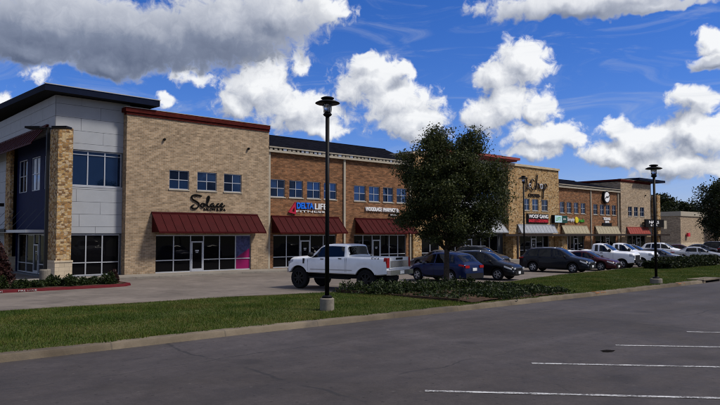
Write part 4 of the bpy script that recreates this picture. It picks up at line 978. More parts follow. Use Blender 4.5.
# ------------------------------------------------------------------ vehicles (local frame: +x forward, +y left, origin on the ground)
def sstep(a, b, x):
    t = min(1.0, max(0.0, (x - a) / (b - a))); return t * t * (3 - 2 * t)
class Car:
    def __init__(s, L, W, top, belt, z0, wheels, rw, wr=0.70, bed=None, arch=1.17, nose=0.20, tail=0.16):
        s.L, s.W, s.top, s.belt, s.z0, s.wheels, s.rw, s.wr, s.bed, s.nose, s.tail = L, W, top, belt, z0, wheels, rw, wr, bed, nose, tail
        s.ra = rw * arch
    def zt(s, x): return float(np.interp(x, [p[0] for p in s.top], [p[1] for p in s.top]))
    def zs(s, x): return min(float(np.interp(x, [p[0] for p in s.belt], [p[1] for p in s.belt])), s.zt(x) - 0.012)
    def hw(s, x):
        d = s.L / 2 - abs(x); k = s.nose if x > 0 else s.tail; r = 0.75 if x > 0 else 0.5
        return s.W / 2 * (1 - k * max(0.0, (r - d) / r) ** 2.4)
    def zb(s, x):
        z = s.z0 + 0.05 * max(0, (abs(x) - s.L / 2 + 0.5)) / 0.5
        for xw in s.wheels:
            dx = abs(x - xw)
            if dx < s.ra: z = max(z, s.rw + math.sqrt(s.ra ** 2 - dx * dx))
        return min(z, s.zs(x) - 0.12)
    def sec(s, x):
        w, zb, zs, zt = s.hw(x), s.zb(x), s.zs(x), s.zt(x); h = zs - zb
        lo = [(0.93 * w, zb), (0.99 * w, zb + 0.05 * min(1, h)), (1.0 * w, zb + 0.38 * h), (0.995 * w, zb + 0.66 * h), (0.975 * w, zs - 0.10 * min(1, h * 2)), (0.95 * w, zs - 0.02), (0.925 * w, zs)]
        if s.bed and s.bed[0] < x < s.bed[1]:
            zf = zs - 0.45
            return lo + [(0.90 * w, zs + .012), (0.86 * w, zs + .012), (0.85 * w, zs - .05), (0.85 * w, zf), (0.4 * w, zf), (0, zf)]
        c = sstep(0.02, 0.32, zt - zs); W2 = s.W / 2; wr = s.wr * W2
        cabin = [(0.5 * (0.925 * w + wr + .02), 0.5 * (zs + zt - 0.09)), (wr + .02, zt - 0.09), (wr - .04, zt - .035), (wr - .16, zt - .012), (0.5 * wr, zt), (0, zt + 0.008)]
        dz = zt - zs
        hood = [(0.88 * w, zs + dz * .55), (0.80 * w, zs + dz * .85), (0.68 * w, zs + dz), (0.48 * w, zt + .012), (0.25 * w, zt + .018), (0, zt + .02)]
        return lo + [(a[0] * c + b_[0] * (1 - c), a[1] * c + b_[1] * (1 - c)) for a, b_ in zip(cabin, hood)]
    def pt(s, x, t, off=0.0, side=1):
        P = s.sec(x); t = max(0, min(12, t)); i = min(11, int(t)); f = t - i
        y = P[i][0] * (1 - f) + P[i + 1][0] * f; z = P[i][1] * (1 - f) + P[i + 1][1] * f
        ty, tz = P[i + 1][0] - P[i][0], P[i + 1][1] - P[i][1]; l = math.hypot(ty, tz) or 1
        return Vector((x, side * (y + off * tz / l), z - off * ty / l))
    def body(s, m, par):
        X = set(np.round(np.linspace(-s.L / 2, s.L / 2, 60), 4)) | {round(p[0], 4) for p in s.top} | {round(p[0], 4) for p in s.belt}
        for xw in s.wheels:
            X |= {round(xw + s.ra * q, 4) for q in (-1.0, -.995, -.96, -.88, -.75, -.55, -.3, 0, .3, .55, .75, .88, .96, .995, 1.0)}
        if s.bed: X |= {s.bed[0] - .001, s.bed[0] + .001, s.bed[1] - .001, s.bed[1] + .001}
        X = sorted(x for x in X if -s.L / 2 <= x <= s.L / 2); mb = MB(); N = 25
        for x in X:
            P = s.sec(x); mb.v += [(x, y, z) for y, z in P] + [(x, -y, z) for y, z in reversed(P[:-1])]
        for i in range(len(X) - 1):
            for k in range(N - 1): mb.f.append((i * N + k, i * N + k + 1, (i + 1) * N + k + 1, (i + 1) * N + k))
        mb.f.append(tuple(range(N))); mb.f.append(tuple((len(X) - 1) * N + k for k in reversed(range(N))))
        o = mb.build('body', m, par, True, False, True)
        o.data.set_sharp_from_angle(angle=R(38)); return o
    def patch(s, name, m, par, f, nu, nv, sides=(1,), off=0.006, smooth=True):
        """surface patch: f(a, b) -> (x, t) with a, b in 0..1; one object per side"""
        for sd_ in sides:
            mb = MB(); V = []
            for i in range(nu + 1):
                for j in range(nv + 1): x, t = f(i / nu, j / nv); V.append(s.pt(x, t, off, sd_))
            mb.add(V, [(i * (nv + 1) + j, (i + 1) * (nv + 1) + j, (i + 1) * (nv + 1) + j + 1, i * (nv + 1) + j + 1) for i in range(nu) for j in range(nv)])
            mb.build(name, m, par, smooth, False)
    def quadwin(s, m, par, xb0, xb1, xt0, xt1, t0=6.08, t1=7.9):
        s.patch('side_window', m, par, lambda a, b: ((xb0 + (xb1 - xb0) * a) * (1 - b) + (xt0 + (xt1 - xt0) * a) * b, t0 + (t1 - t0) * b), 5, 4, (1, -1))
    def screen(s, name, m, par, x0, x1, t0=8.35):
        mb = MB(); n, k = 8, 8; V = []
        for i in range(n + 1):
            x = x0 + (x1 - x0) * i / n
            for j in range(k + 1):
                v = -1 + 2 * j / k; t = 12 - (12 - t0) * abs(v); V.append(s.pt(x, t, 0.008, 1 if v >= 0 else -1))
        mb.add(V, [(i * (k + 1) + j, (i + 1) * (k + 1) + j, (i + 1) * (k + 1) + j + 1, i * (k + 1) + j + 1) for i in range(n) for j in range(k)])
        mb.build(name, m, par, True, False)
WH = {}
def wheel(par, x, y, r, w, rim, out):
    key = (r, w, rim)
    if key not in WH:
        ty = MB().lathe([(r * .62, -w / 2 + .02), (r * .88, -w / 2), (r * .97, -w / 2 + .03), (r, -w / 4), (r, w / 4), (r * .97, w / 2 - .03), (r * .88, w / 2), (r * .62, w / 2 - .02), (r * .60, 0)], 28, axis='y').mesh('wheel')
        rm = MB(); rr = r * .64
        rm.lathe([(rr, w / 2 - .015), (rr * .95, w / 2 - .004), (rr * .90, w / 2 - .02), (rr * .86, w / 2 - .09)], 28, axis='y', cap=False)
        for k in range(5 if rim != 'black_rim' else 8):
            q = 2 * math.pi * k / (5 if rim != 'black_rim' else 8); d = Vector((math.cos(q), 0, math.sin(q))); p = Vector((-d.z, 0, d.x))
            a0, a1, y0, y1 = d * .03, d * rr * .93, w / 2 - .07, w / 2 - .012
            wa, wb = p * .045, p * .026
            V = [a0 - wa, a0 + wa, a1 + wb, a1 - wb]
            rm.add([(v.x, y0, v.z) for v in V] + [(v.x, y1, v.z) for v in V], [(0, 1, 2, 3), (7, 6, 5, 4), (0, 4, 5, 1), (1, 5, 6, 2), (2, 6, 7, 3), (3, 7, 4, 0)])
        rm.lathe([(.07, w / 2 - .03), (.07, w / 2), (0.0, w / 2 + .005)], 12, axis='y')
        rm = rm.mesh('rim'); hub = MB().lathe([(rr * .9, w / 2 - .098), (0.01, w / 2 - .096)], 20, axis='y').mesh('brake_disc')
        for me in (ty,): me.materials.append(MAT['rubber'])
        rm.materials.append(MAT[rim]); hub.materials.append(MAT['black_rim'])
        for me in (ty, rm): me.polygons.foreach_set('use_smooth', [True] * len(me.polygons)); me.set_sharp_from_angle(angle=R(35))
        WH[key] = (ty, rm, hub)
    ty, rm, hub = WH[key]
    o = put('wheel', ty, None, par, False, False); o.location = (x, y, r); o.rotation_euler = (0, 0, 0 if out > 0 else math.pi)
    put('rim', rm, None, o, False, False); put('brake_disc', hub, None, o, False, False)
def finish(C, root, spec):
    """wheels, lamps, glass, seams and trim shared by all vehicles"""
    L2, W2 = C.L / 2, C.W / 2; pm = spec['paint']; G = MAT['car_glass']
    body = C.body(pm, root)
    for xw in C.wheels:
        for sd_ in (1, -1): wheel(root, xw, sd_ * (W2 - spec.get('tw', .22) / 2 - .015), C.rw, spec.get('tw', .22), spec.get('rim', 'alloy'), sd_)
    MB().box(-L2 + .25, L2 - .25, -W2 + .30, W2 - .30, C.z0 - .02 + spec.get('lift', 0), C.z0 + .42).build('underbody', MAT['car_trim'], root, False, False)
    C.screen('windshield', G, root, *spec['ws'])
    if 'rw' in spec: C.screen('rear_window', G, root, *spec['rw'])
    for q in spec['win']: C.quadwin(G, root, *q)
    for x in spec['seams']:
        C.patch('door_seam', MAT['car_trim'], root, lambda a, b: (x - .008 + .016 * a, 1.2 + 4.7 * b), 1, 8, (1, -1), 0.003)
    for x in spec['handles']:
        for sd_ in (1, -1):
            p = C.pt(x, 4.35, .02, sd_); MB().box(p.x - .09, p.x + .09, p.y - .018, p.y + .018, p.z - .018, p.z + .018).build('door_handle', MAT[spec.get('hm', 'car_trim')], root, False, False)
    # lower trim
    if spec.get('clad', True):
        a_, b_ = C.wheels[0] + C.ra, C.wheels[1] - C.ra
        if a_ > b_: a_, b_ = C.wheels[1] + C.ra, C.wheels[0] - C.ra
        C.patch('sill_trim', MAT['car_trim'], root, lambda a, b: (a_ + (b_ - a_) * a, 0.0 + 1.35 * b), 6, 3, (1, -1), .008)
    # head and tail lamps wrap round the corners
    for (x0, x1, t0, t1) in spec['head']: C.patch('headlight', MAT['lamp_clear'], root, lambda a, b: (x0 + (x1 - x0) * a, t0 + (t1 - t0) * b), 5, 3, (1, -1), .008)
    for (x0, x1, t0, t1) in spec['tail']: C.patch('taillight', MAT['tail_red'], root, lambda a, b: (x0 + (x1 - x0) * a, t0 + (t1 - t0) * b), 5, 3, (1, -1), .008)
    # front face
    xf = L2; zg0, zg1 = spec['grille']; gw = spec.get('gw', .62) * C.hw(L2) 
    gm = MAT[spec.get('gm', 'car_trim')]
    MB().box(xf - .02, xf + .025, -gw, gw, zg0, zg1).build('grille', gm, root, False, False)
    for k in range(3):
        z = zg0 + (zg1 - zg0) * (k + 1) / 4; MB().box(xf + .02, xf + .035, -gw * .96, gw * .96, z - .008, z + .008).build('grille_bar', MAT['chrome' if spec.get('chromeg') else 'car_trim'], root, False, False)
    hwf = C.hw(L2); hz0, hz1 = spec['hz']
    for sd_ in (1, -1):
        ya, yb = sorted((sd_ * gw * 1.04, sd_ * hwf * .98)); MB().box(xf - .03, xf + .02, ya, yb, hz0, hz1).build('headlight', MAT['lamp_clear'], root, False, False)
    MB().box(xf - .02, xf + .03, -hwf * .8, hwf * .8, C.z0 + .10, C.z0 + .26).build('lower_intake', MAT['car_trim'], root, False, False)
    MB().box(xf - .02, xf + .045, -.16, .16, zg0 - .17, zg0 - .02).build('license_plate', MAT['plate_white'], root, False, False)
    # rear face
    hwr = C.hw(-L2)
    if spec.get('rear', True):
        tz0, tz1 = spec['tz']
        for sd_ in (1, -1):
            ya, yb = sorted((sd_ * hwr * .55, sd_ * hwr * .98)); MB().box(-L2 - .02, -L2 + .03, ya, yb, tz0, tz1).build('taillight', MAT['tail_red'], root, False, False)
        MB().box(-L2 - .03, -L2 + .02, -.17, .17, spec['pz'], spec['pz'] + .16).build('license_plate', MAT['plate_white'], root, False, False)
        MB().box(-L2 - .025, -L2 + .03, -hwr * .93, hwr * .93, C.z0 + .02, C.z0 + .30).build('bumper', MAT['car_trim'], root, False, False)
    # mirrors
    mx = spec['mirror']
    for sd_ in (1, -1):
        p = C.pt(mx, 6.1, 0, sd_); k = spec.get('ms', 1.0)
        mb = MB().lathe([(0, -.11 * k), (.06 * k, -.09 * k), (.085 * k, 0), (.06 * k, .09 * k), (0, .11 * k)], 10, (p.x, p.y + sd_ * .13, p.z + .10 * k), 'y')
        mb.build('mirror', MAT[spec.get('mm', 'car_trim')], root, True, False)
    return body
def suv(name, label, loc, heading, pm, L=4.6, W=1.86, H=1.70, rake=0.0, rim='alloy', rails=True, group='cars parked along the grass island', tailk=1.0, hoodk=1.0):
    r = thing(name, label, 'car', loc, R(heading), group); h = L / 2; k = H / 1.70
    top = [(-h, .70 * k), (-h + .03, .98 * k), (-h + .10, 1.08 * k), (-h + .20 + rake * .3, 1.20 * k), (-h + .52 + rake, 1.54 * k), (-h + .72 + rake * 1.3, 1.625 * k), (-h + 1.3 + rake, 1.685 * k), (-.2, 1.70 * k), (.25, 1.665 * k), (.55, 1.56 * k), (1.18, 1.16 * k), (1.26, 1.125 * k), (h - .55, 1.00 * k * hoodk), (h - .22, .92 * k * hoodk), (h - .07, .80 * k), (h - .015, .66 * k), (h, .56 * k)]
    belt = [(-h, 1.02 * k), (-h + .6, 1.10 * k), (0, 1.06 * k), (1.1, 1.0 * k), (h - .6, .90 * k), (h - .1, .72 * k), (h, .52 * k)]
    C = Car(L, W, top, belt, .24 * k + .03, (L * .29, -L * .285), .355 * (k * .5 + .5), .70)
    sp = dict(paint=pm, rim=rim, ws=(1.16, .36), rw=(-h + .18 + rake * .3, -h + .58 + rake), win=[(.98, .02, .52, -.02), (-.10, -1.02, -.12, -.98), (-1.12, -h + .62 + rake * .4, -1.08, -h + .80 + rake * .9)],
              seams=(1.05, -.04, -1.08), handles=(.18, -.90), head=[(h - .55, h - .02, 4.0, 5.6)], tail=[(-h + .015, -h + .38, 4.0, 5.5)],
              grille=(.56 * k, .72 * k), hz=(.66 * k, .76 * k), tz=(.86 * k, 1.00 * k), pz=.70 * k, mirror=.92, mm='car_trim')
    finish(C, r, sp)
    if rails:
        for sd_ in (1, -1):
            MB().tube([C.pt(x, 9.0, .05, sd_) for x in np.linspace(-h + .8 + rake, .15, 8)], .018, 6).build('roof_rail', MAT['chrome'], r, True, False)
    return r, C
def sedan(name, label, loc, heading, pm, L=4.85, W=1.83, H=1.46, rim='alloy', group='cars parked along the grass island', hatch=False):
    r = thing(name, label, 'car', loc, R(heading), group); h = L / 2; k = H / 1.46
    top = [(-h, .62 * k), (-h + .03, .90 * k), (-h + .12, .99 * k), (-h + .55, 1.04 * k), (-h + .75, 1.07 * k), (-h + 1.32, 1.36 * k), (-h + 1.65, 1.43 * k), (-.35, 1.46 * k), (.15, 1.43 * k), (.42, 1.34 * k), (1.12, 1.0 * k), (1.22, .965 * k), (h - .5, .84 * k), (h - .2, .76 * k), (h - .05, .64 * k), (h, .48 * k)]
    belt = [(-h, .93 * k), (-h + .6, .99 * k), (0, .95 * k), (1.1, .91 * k), (h - .6, .79 * k), (h - .1, .62 * k), (h, .46 * k)]
    C = Car(L, W, top, belt, .20, (L * .29, -L * .285), .335, .68, nose=.26, tail=.2)
    sp = dict(paint=pm, rim=rim, ws=(1.10, .30), rw=(-h + .80, -h + 1.42), win=[(.92, .02, .45, -.02), (-.10, -1.10, -.12, -.98)], seams=(1.0, -.04, -1.05), handles=(.18, -.85),
              head=[(h - .55, h - .02, 4.0, 5.6)], tail=[(-h + .015, -h + .38, 4.0, 5.5)], grille=(.44 * k, .58 * k), hz=(.54 * k, .64 * k), tz=(.78 * k, .92 * k), pz=.62 * k, mirror=.86, clad=False, hm='car_trim')
    finish(C, r, sp); return r, C
def pickup(name, label, loc, heading, pm, L=6.35, W=2.05, H=2.05, lift=0.0, rim='alloy', rw=.42, group='cars parked along the grass island', crew=True, chrome=True):
    r = thing(name, label, 'pickup truck', loc, R(heading), group); h = L / 2; q = lift
    xf = h - (1.28 if lift else 1.5); xb = xf - (2.42 if crew else 1.75)        # cowl and back of the cab
    z = lambda v: v + q
    top = [(-h, z(.80)), (-h + .02, z(1.38)), (xb - .06, z(1.42)), (xb - .05, z(1.43)), (xb - .035, z(1.50)), (xb + .05, z(1.88)), (xb + .10, z(1.945)), (xb + .30, z(1.975)), (xf - 1.35, z(1.985)), (xf - .95, z(1.955)), (xf - .72, z(1.86)), (xf - .08, z(1.42)), (xf + .02, z(1.375)), (h - .55, z(1.335)), (h - .16, z(1.30)), (h - .04, z(1.22)), (h, z(1.02))]
    belt = [(-h, z(1.36)), (xb, z(1.36)), (xf, z(1.28)), (h - .6, z(1.24)), (h - .1, z(1.16)), (h, z(.98))]
    C = Car(L, W, top, belt, z(.46 + (.09 if lift else 0)), (h - (.74 if lift else .92), h - .98 - L * .64), rw, .755, bed=(-h + .08, xb - .08), arch=1.2, nose=.09, tail=.04)
    sp = dict(paint=pm, rim=rim, tw=.30, ws=(xf - .10, xf - .86), rw=(xb - .047, xb + .045), win=[(xf - .22, xf - 1.12, xf - .74, xf - 1.14)] + ([(xf - 1.24, xf - 2.28, xf - 1.25, xf - 2.22)] if crew else [(xf - 1.24, xf - 1.5, xf - 1.25, xf - 1.48)]),
              seams=(xf - .05, xf - 1.18) + ((xf - 2.36,) if crew else ()) + (xb - .02,), handles=(xf - .95,) + ((xf - 2.05,) if crew else ()), head=[(h - .35, h - .01, 3.3, 5.6)], tail=[(-h + .005, -h + .16, 3.6, 5.9)],
              grille=(z(.74), z(1.08)), gw=.66, gm='chrome' if chrome else 'car_trim', hz=(z(.86), z(1.08)), tz=(0, 0), pz=0, mirror=xf - .30, ms=1.5, mm='car_trim', rear=False, clad=False, lift=.05, hm='car_trim')
    sp['rim'] = rim
    finish(C, r, sp)
    hw = C.hw(-h)
    # tailgate, bumper, rear lamps
    tg = MB().box(-h - .035, -h + .05, -hw * .80, hw * .80, z(.86), z(1.39)).build('tailgate', pm, r, False, False)
    MB().box(-h - .05, -h - .036, -hw * .76, hw * .76, z(.93), z(1.22)).build('tailgate_panel', MAT['chrome'], tg, False, False)
    MB().box(-h - .055, -h - .037, -.28, .28, z(1.27), z(1.36)).build('tailgate_handle', MAT['car_trim'], tg, False, False)
    for sd_ in (1, -1):
        ya, yb = sorted((sd_ * hw * .82, sd_ * hw * 1.0)); MB().box(-h - .03, -h + .05, ya, yb, z(.92), z(1.36)).build('taillight', MAT['tail_red'], r, False, False)
    MB().box(-h - .20, -h + .02, -hw * .98, hw * .98, z(.58), z(.80)).build('bumper', MAT['chrome'], r, False, False)
    MB().box(-h - .215, -h - .19, -.17, .17, z(.62), z(.77)).build('license_plate', MAT['plate_white'], r, False, False)
    MB().box(h - .06, h + .10, -C.W / 2 * .9, C.W / 2 * .9, z(.52), z(.74)).build('front_bumper', MAT['chrome' if chrome else 'car_trim'], r, False, False)
    MB().box(-h + .3, h - .4, -.5, .5, z(.32), z(.50)).build('chassis', MAT['car_trim'], r, False, False)
    for xw in C.wheels: MB().tube([(xw, -.8, rw), (xw, .8, rw)], .07, 8).build('axle', MAT['car_trim'], r, False, False)
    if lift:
        C.patch('crease_shade', MAT['alloy'], r, lambda a, b: (C.wheels[1] + C.ra + .12 + (C.wheels[0] - C.wheels[1] - 2 * C.ra - .24) * a, 1.5 + .16 * b), 10, 1, (1, -1), .010)  # grey strip standing in for the shade line of the body side crease
        for sd_ in (1, -1):
            MB().box(xb - .1, xf - .1, *sorted((sd_ * (C.W / 2 - .28), sd_ * (C.W / 2 - .05))), z(.30), z(.36)).build('running_board', MAT['car_trim'], r, False, False)
            for xw in C.wheels:
                mb = MB(); V = []; n = 14
                for i in range(n + 1):
                    a = math.pi * (.16 + .68 * i / n)
                    for (rr, yy) in ((C.ra - .005, .0), (C.ra + .07, .0), (C.ra + .07, .05), (C.ra - .005, .05)): V.append((xw + rr * math.cos(a), sd_ * (C.W / 2 - .012 + yy - .03), C.rw + rr * math.sin(a)))
                mb.add(V, [(i * 4 + k, (i + 1) * 4 + k, (i + 1) * 4 + (k + 1) % 4, i * 4 + (k + 1) % 4) for i in range(n) for k in range(4)])
                mb.build('fender_flare', pm, r, False, False)
            p = C.pt(xf - .02 + .55, 3.6, .004, sd_)
            MB().box(xf + .16, xf + .26, *sorted((p.y - .015, p.y + .02)), z(1.0), z(1.25)).build('fender_vent', MAT['car_trim'], r, False, False)
    return r, C
def badge(r, C, txt, x, t, w, hgt, side, m):
    me = text_mesh(txt, 1.0, 0.02); co = np.array([v.co[:] for v in me.vertices]); lo, hi = co.min(0), co.max(0); co = (co - (lo + hi) / 2) / np.maximum(hi - lo, 1e-6)
    for v, q in zip(me.vertices, co):
        p = C.pt(x - q[0] * w * 1, t, .006 + .004 * q[2], side); v.co = (p.x, p.y, p.z + q[1] * hgt)
    o = put('badge', me, m, r, False, False); o['kind'] = 'stuff'
Wp = MAT['paint_white']
# lifted white pickup, nose to the shops
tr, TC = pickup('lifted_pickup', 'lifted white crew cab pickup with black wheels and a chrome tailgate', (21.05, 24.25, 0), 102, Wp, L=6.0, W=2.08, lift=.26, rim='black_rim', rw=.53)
badge(tr, TC, 'FX4', -TC.L / 2 + .62, 4.6, .42, .12, 1, MAT['car_trim'])
bs, BC = suv('blue_crossover', 'blue crossover seen from behind, parked behind the oak trunk', (28.75, 24.6, 0), 88, MAT['paint_blue'], 4.5, 1.84, 1.70, rake=.12, rim='alloy', rails=False)
suv('black_suv', 'black compact SUV facing the island right of the oak trunk', (32.2, 24.45, 0), -79, MAT['paint_black'], 4.62, 1.86, 1.69)
suv('navy_wagon', 'large dark navy SUV parked side on beyond the empty bay', (41.95, 25.3, 0), -80, MAT['paint_navy'], 5.05, 1.93, 1.74)
sedan('maroon_sedan', 'dark maroon sedan between the navy SUV and the white pickups', (46.1, 25.3, 0), -82, MAT['paint_maroon'], 4.8, 1.83, 1.45)
pickup('white_pickup', 'white pickup next to the maroon sedan, nearer of two side by side', (49.4, 25.85, 0), -80, Wp, 5.6, 1.98, crew=False, rw=.38, chrome=False)
pickup('white_pickup', 'white pickup left of the far lamp post, farther of two side by side', (52.6, 25.9, 0), -80, Wp, 5.8, 2.0, crew=False, rw=.39, chrome=False)
sedan('grey_sedan', 'dark grey sedan facing the hedge right of the far lamp post', (57.6, 24.9, 0), -78, MAT['paint_grey'], 4.85, 1.84, 1.47)
sedan('silver_sedan', 'silver sedan at the right edge beyond the hedge', (68.6, 25.6, 0), -72, MAT['paint_silver'], 4.9, 1.85, 1.47)
# second row and beyond
G2 = 'cars parked nearer the shops'
sedan('grey_car', 'grey car roof showing just above the blue crossover', (39.0, 33.9, 0), 100, MAT['paint_grey'], 4.6, 1.8, 1.5, group=G2)
suv('charcoal_suv', 'charcoal SUV in the second row behind the black compact SUV', (43.9, 33.6, 0), -80, MAT['paint_darkgrey'], 4.7, 1.88, 1.72, group=G2)
suv('dark_suv', 'charcoal SUV just behind the far white pickup', (61.8, 29.2, 0), -80, MAT['paint_darkgrey'], 4.7, 1.88, 1.70, group=G2)
suv('white_suv', 'white SUV in the back row beyond the grey sedan', (76.5, 32.5, 0), -75, Wp, 4.7, 1.88, 1.72, group=G2)
sedan('red_sedan', 'red sedan in the back row right of the white SUV', (84.0, 33.5, 0), -70, MAT['paint_maroon'], 4.7, 1.8, 1.46, group=G2)
sedan('grey_hatchback', 'grey sedan in the back row behind the silver sedan', (89.5, 33, 0), -75, MAT['paint_grey'], 4.7, 1.8, 1.46, group=G2)
suv('black_suv', 'black SUV in the back row near the right hand tree', (96.0, 33, 0), -75, MAT['paint_black'], 4.7, 1.88, 1.72, group=G2)
suv('navy_suv', 'navy SUV at the right edge under the dark tree', (86.5, 27.5, 0), -75, MAT['paint_navy'], 4.7, 1.88, 1.66, group=G2)

# ------------------------------------------------------------------ lamp posts
def lamp_post(label, loc, H, base=0.42, baser=0.24, r=0.075):
    t_ = thing('lamp_post', label, 'lamp post', loc, 0, 'disc topped lamp posts')
    MB().lathe([(baser, -.05), (baser, base - .03), (baser - .03, base)], 20).build('footing', MAT['pole_concrete'], t_, True, False).data.set_sharp_from_angle(angle=R(30))
    MB().lathe([(.17, base), (.17, base + .05), (.12, base + .09)], 16).build('base_plate', MAT['black_metal'], t_, False, False)
    MB().lathe([(r, base + .06), (r * .92, H - .66)], 14).build('pole', MAT['black_metal'], t_, True, False)
    hd = MB().lathe([(r, H - .68), (.13, H - .64), (.155, H - .60), (.12, H - .56), (.10, H - .53)], 20).build('collar', MAT['black_metal'], t_, True, False)
    MB().lathe([(.11, H - .53), (.14, H - .26)], 16).build('lantern_glass', MAT['lamp_glass'], hd, True, False)
    for k in range(4):
        q = math.pi / 4 + k * math.pi / 2; c_, s_ = math.cos(q), math.sin(q)
        MB().tube([(c_ * .125, s_ * .125, H - .54), (c_ * .155, s_ * .155, H - .24)], .011, 6).build('strut', MAT['black_metal'], hd, False, False)
    MB().lathe([(.08, H - .27), (.36, H - .25), (.42, H - .225), (.415, H - .205), (.30, H - .15), (.14, H - .11), (.12, H - .09)], 28).build('shade_disc', MAT['black_metal'], hd, True, False)
    MB().lathe([(.12, H - .10), (.21, H - .075), (.23, H - .04), (.17, H - .01), (.04, H)], 24).build('cap', MAT['black_metal'], hd, True, False)
    return t_
lamp_post('black disc topped lamp post on a concrete footing in the near grass', (13.88, 17.01, .15), 7.22)
lamp_post('black disc topped lamp post standing before the sign board at the right', (34.15, 14.85, .15), 6.2, r=.07, base=.26, baser=.30)
lamp_post('black disc topped lamp post in the lot before the tan stone shop', (49.4, 33.0, 0), 7.9, base=.75)
t_ = thing('area_light', 'black pole with two flat light heads by the corner stone pier', 'lamp post', (10.35, 35.3, .13))
MB().lathe([(.27, -.06), (.27, .75), (.24, .8)], 18).build('footing', MAT['pole_concrete'], t_, False, False)
MB().box(-.075, .075, -.075, .075, .8, 8.05).build('pole', MAT['black_metal'], t_, False, False)
MB().tube([(-.30, .30, 8.0), (.30, -.30, 8.0)], .04, 8).build('cross_arm', MAT['black_metal'], t_, False, False)
for s_ in (-1, 1):
    d = Vector((.70, -.70, 0)) * s_; p = Vector((.21, .21, 0)); V = [d * .32 - p, d * .32 + p, d * 1.1 + p, d * 1.1 - p]; tz = -.02 * s_
    mb = MB(); mb.add([(v.x, v.y, 7.98) for v in V] + [(v.x, v.y, 8.08) for v in V], [(0, 1, 2, 3), (7, 6, 5, 4), (0, 4, 5, 1), (1, 5, 6, 2), (2, 6, 7, 3), (3, 7, 4, 0)])
    mb.build('light_head', MAT['black_metal'], t_, False, False)

# ------------------------------------------------------------------ vegetation
def leaf_cloud(P, size, rs, flat=0.0, aspect=1.8):
    """one pointed quad leaf at each point of P with random orientation"""
    n = len(P); a = rs.normal(size=(n, 3)); a /= np.linalg.norm(a, axis=1)[:, None]
    b_ = rs.normal(size=(n, 3)); b_[:, 2] += flat; b_ -= (b_ * a).sum(1)[:, None] * a; b_ /= np.linalg.norm(b_, axis=1)[:, None]
    s = size * rs.uniform(.7, 1.35, n)[:, None]
    V = np.empty((n, 4, 3)); V[:, 0] = P - a * s * aspect / 2; V[:, 1] = P + b_ * s / 2 + a * s * .1; V[:, 2] = P + a * s * aspect / 2; V[:, 3] = P - b_ * s / 2 + a * s * .1
    return V.reshape(-1, 3), np.arange(n * 4).reshape(n, 4)
def tree(name, label, loc, H, crown, ncl, per, leaf, m, seed, trunk=.17, first=1.6, group=None, cat='tree', sig=.30, lean=(0, 0), shell=.55, extra=()):
    """tapered trunk, limbs to leaf clumps spread through the crown lobes (cx, cy, cz, rx, ry, rz, weight)"""
    rs = np.random.RandomState(seed); t_ = thing(name, label, cat, loc, 0, group)
    wt = np.array([c_[6] for c_ in crown]); wt = wt / wt.sum(); C = []
    while len(C) < ncl:
        c_ = crown[rs.choice(len(crown), p=wt)]; d = rs.normal(size=3); d /= np.linalg.norm(d)
        r_ = (shell + (1 - shell) * rs.rand()) if rs.rand() < .7 else rs.rand() ** .5
        r_ *= rs.uniform(.82, 1.08)
        C.append([c_[0] + d[0] * r_ * c_[3], c_[1] + d[1] * r_ * c_[4], c_[2] + d[2] * r_ * c_[5]])
    C = np.array(C)
    if len(extra): C = np.vstack([C, np.array(extra)])
    mb = MB(); top = np.array([lean[0], lean[1], H * .62])
    tp = [(0, 0, -.12), (0.02, 0, .25), (lean[0] * .2, lean[1] * .2, first), (lean[0] * .6, lean[1] * .6, H * .42), tuple(top)]
    mb.tube(tp, [trunk * 1.35, trunk, trunk * .82, trunk * .55, trunk * .2], 10).build('trunk', MAT['bark'], t_, True, False)
    br = MB(); k = 0
    for c_ in C[rs.permutation(len(C))[:min(len(C), 110)]]:
        zz = min(max(first, c_[2] - rs.uniform(.5, 2.2)), H * .58); f = zz / (H * .62)
        s0 = np.array([lean[0] * f, lean[1] * f, zz]); mid = (s0 + c_) / 2 + rs.normal(size=3) * .15 + [0, 0, .15]
        r0 = trunk * .40 * rs.uniform(.45, 1)
        br.tube([tuple(s0), tuple(mid), tuple(c_)], [r0, r0 * .55, .008], 5)
    o = br.build('limbs', MAT['bark'], t_, True, False); o['kind'] = 'stuff'
    P = []
    for c_ in C:
        n = int(per * rs.uniform(.45, 1.5)); s = sig * rs.uniform(.6, 1.25); P.append(c_ + rs.normal(size=(n, 3)) * [s, s, s * .72])
    V, F = leaf_cloud(np.vstack(P), leaf, rs)
    o = put('crown', raw_mesh('crown', V, F, MAT[m]), None, t_, False, False)
    return t_
# image right at the oak is (0.74, -0.67) in plan
ir = np.array([.742, -.67])
def lobe(side, depth, z, rs_, rd, rz, w):
    q = ir * side + np.array([.67, .742]) * depth; return (q[0], q[1], z, rs_, rs_, rz, w)
CR = [lobe(.50, 0, 4.5, 2.25, 0, 2.0, 3.0), lobe(.0, 0, 5.9, 1.5, 0, 1.35, 1.4), lobe(1.2, .2, 5.7, 1.4, 0, 1.35, 1.3), lobe(-.85, 0, 4.7, 1.25, 0, 1.4, .9), lobe(1.75, 0, 4.1, 1.25, 0, 1.4, .9), lobe(-.45, 0, 7.0, .6, 0, .6, .5), lobe(1.25, 0, 6.9, .7, 0, .65, .45), lobe(-1.5, .2, 5.6, .7, 0, .8, .4), lobe(2.35, 0, 5.2, .6, 0, .7, .35), lobe(-1.6, 0, 3.3, .8, 0, .6, .35), lobe(.5, 0, 2.75, 2.0, 0, .75, 1.3)]
ex = []
rs = np.random.RandomState(9)
for side, z in ((-2.1, 6.4), (-1.9, 6.2), (2.4, 6.0), (.2, 7.5), (-.5, 7.55), (1.4, 7.5), (2.9, 4.3), (2.8, 3.2), (-1.9, 3.4)):
    q = ir * side; ex.append((q[0], q[1], z))
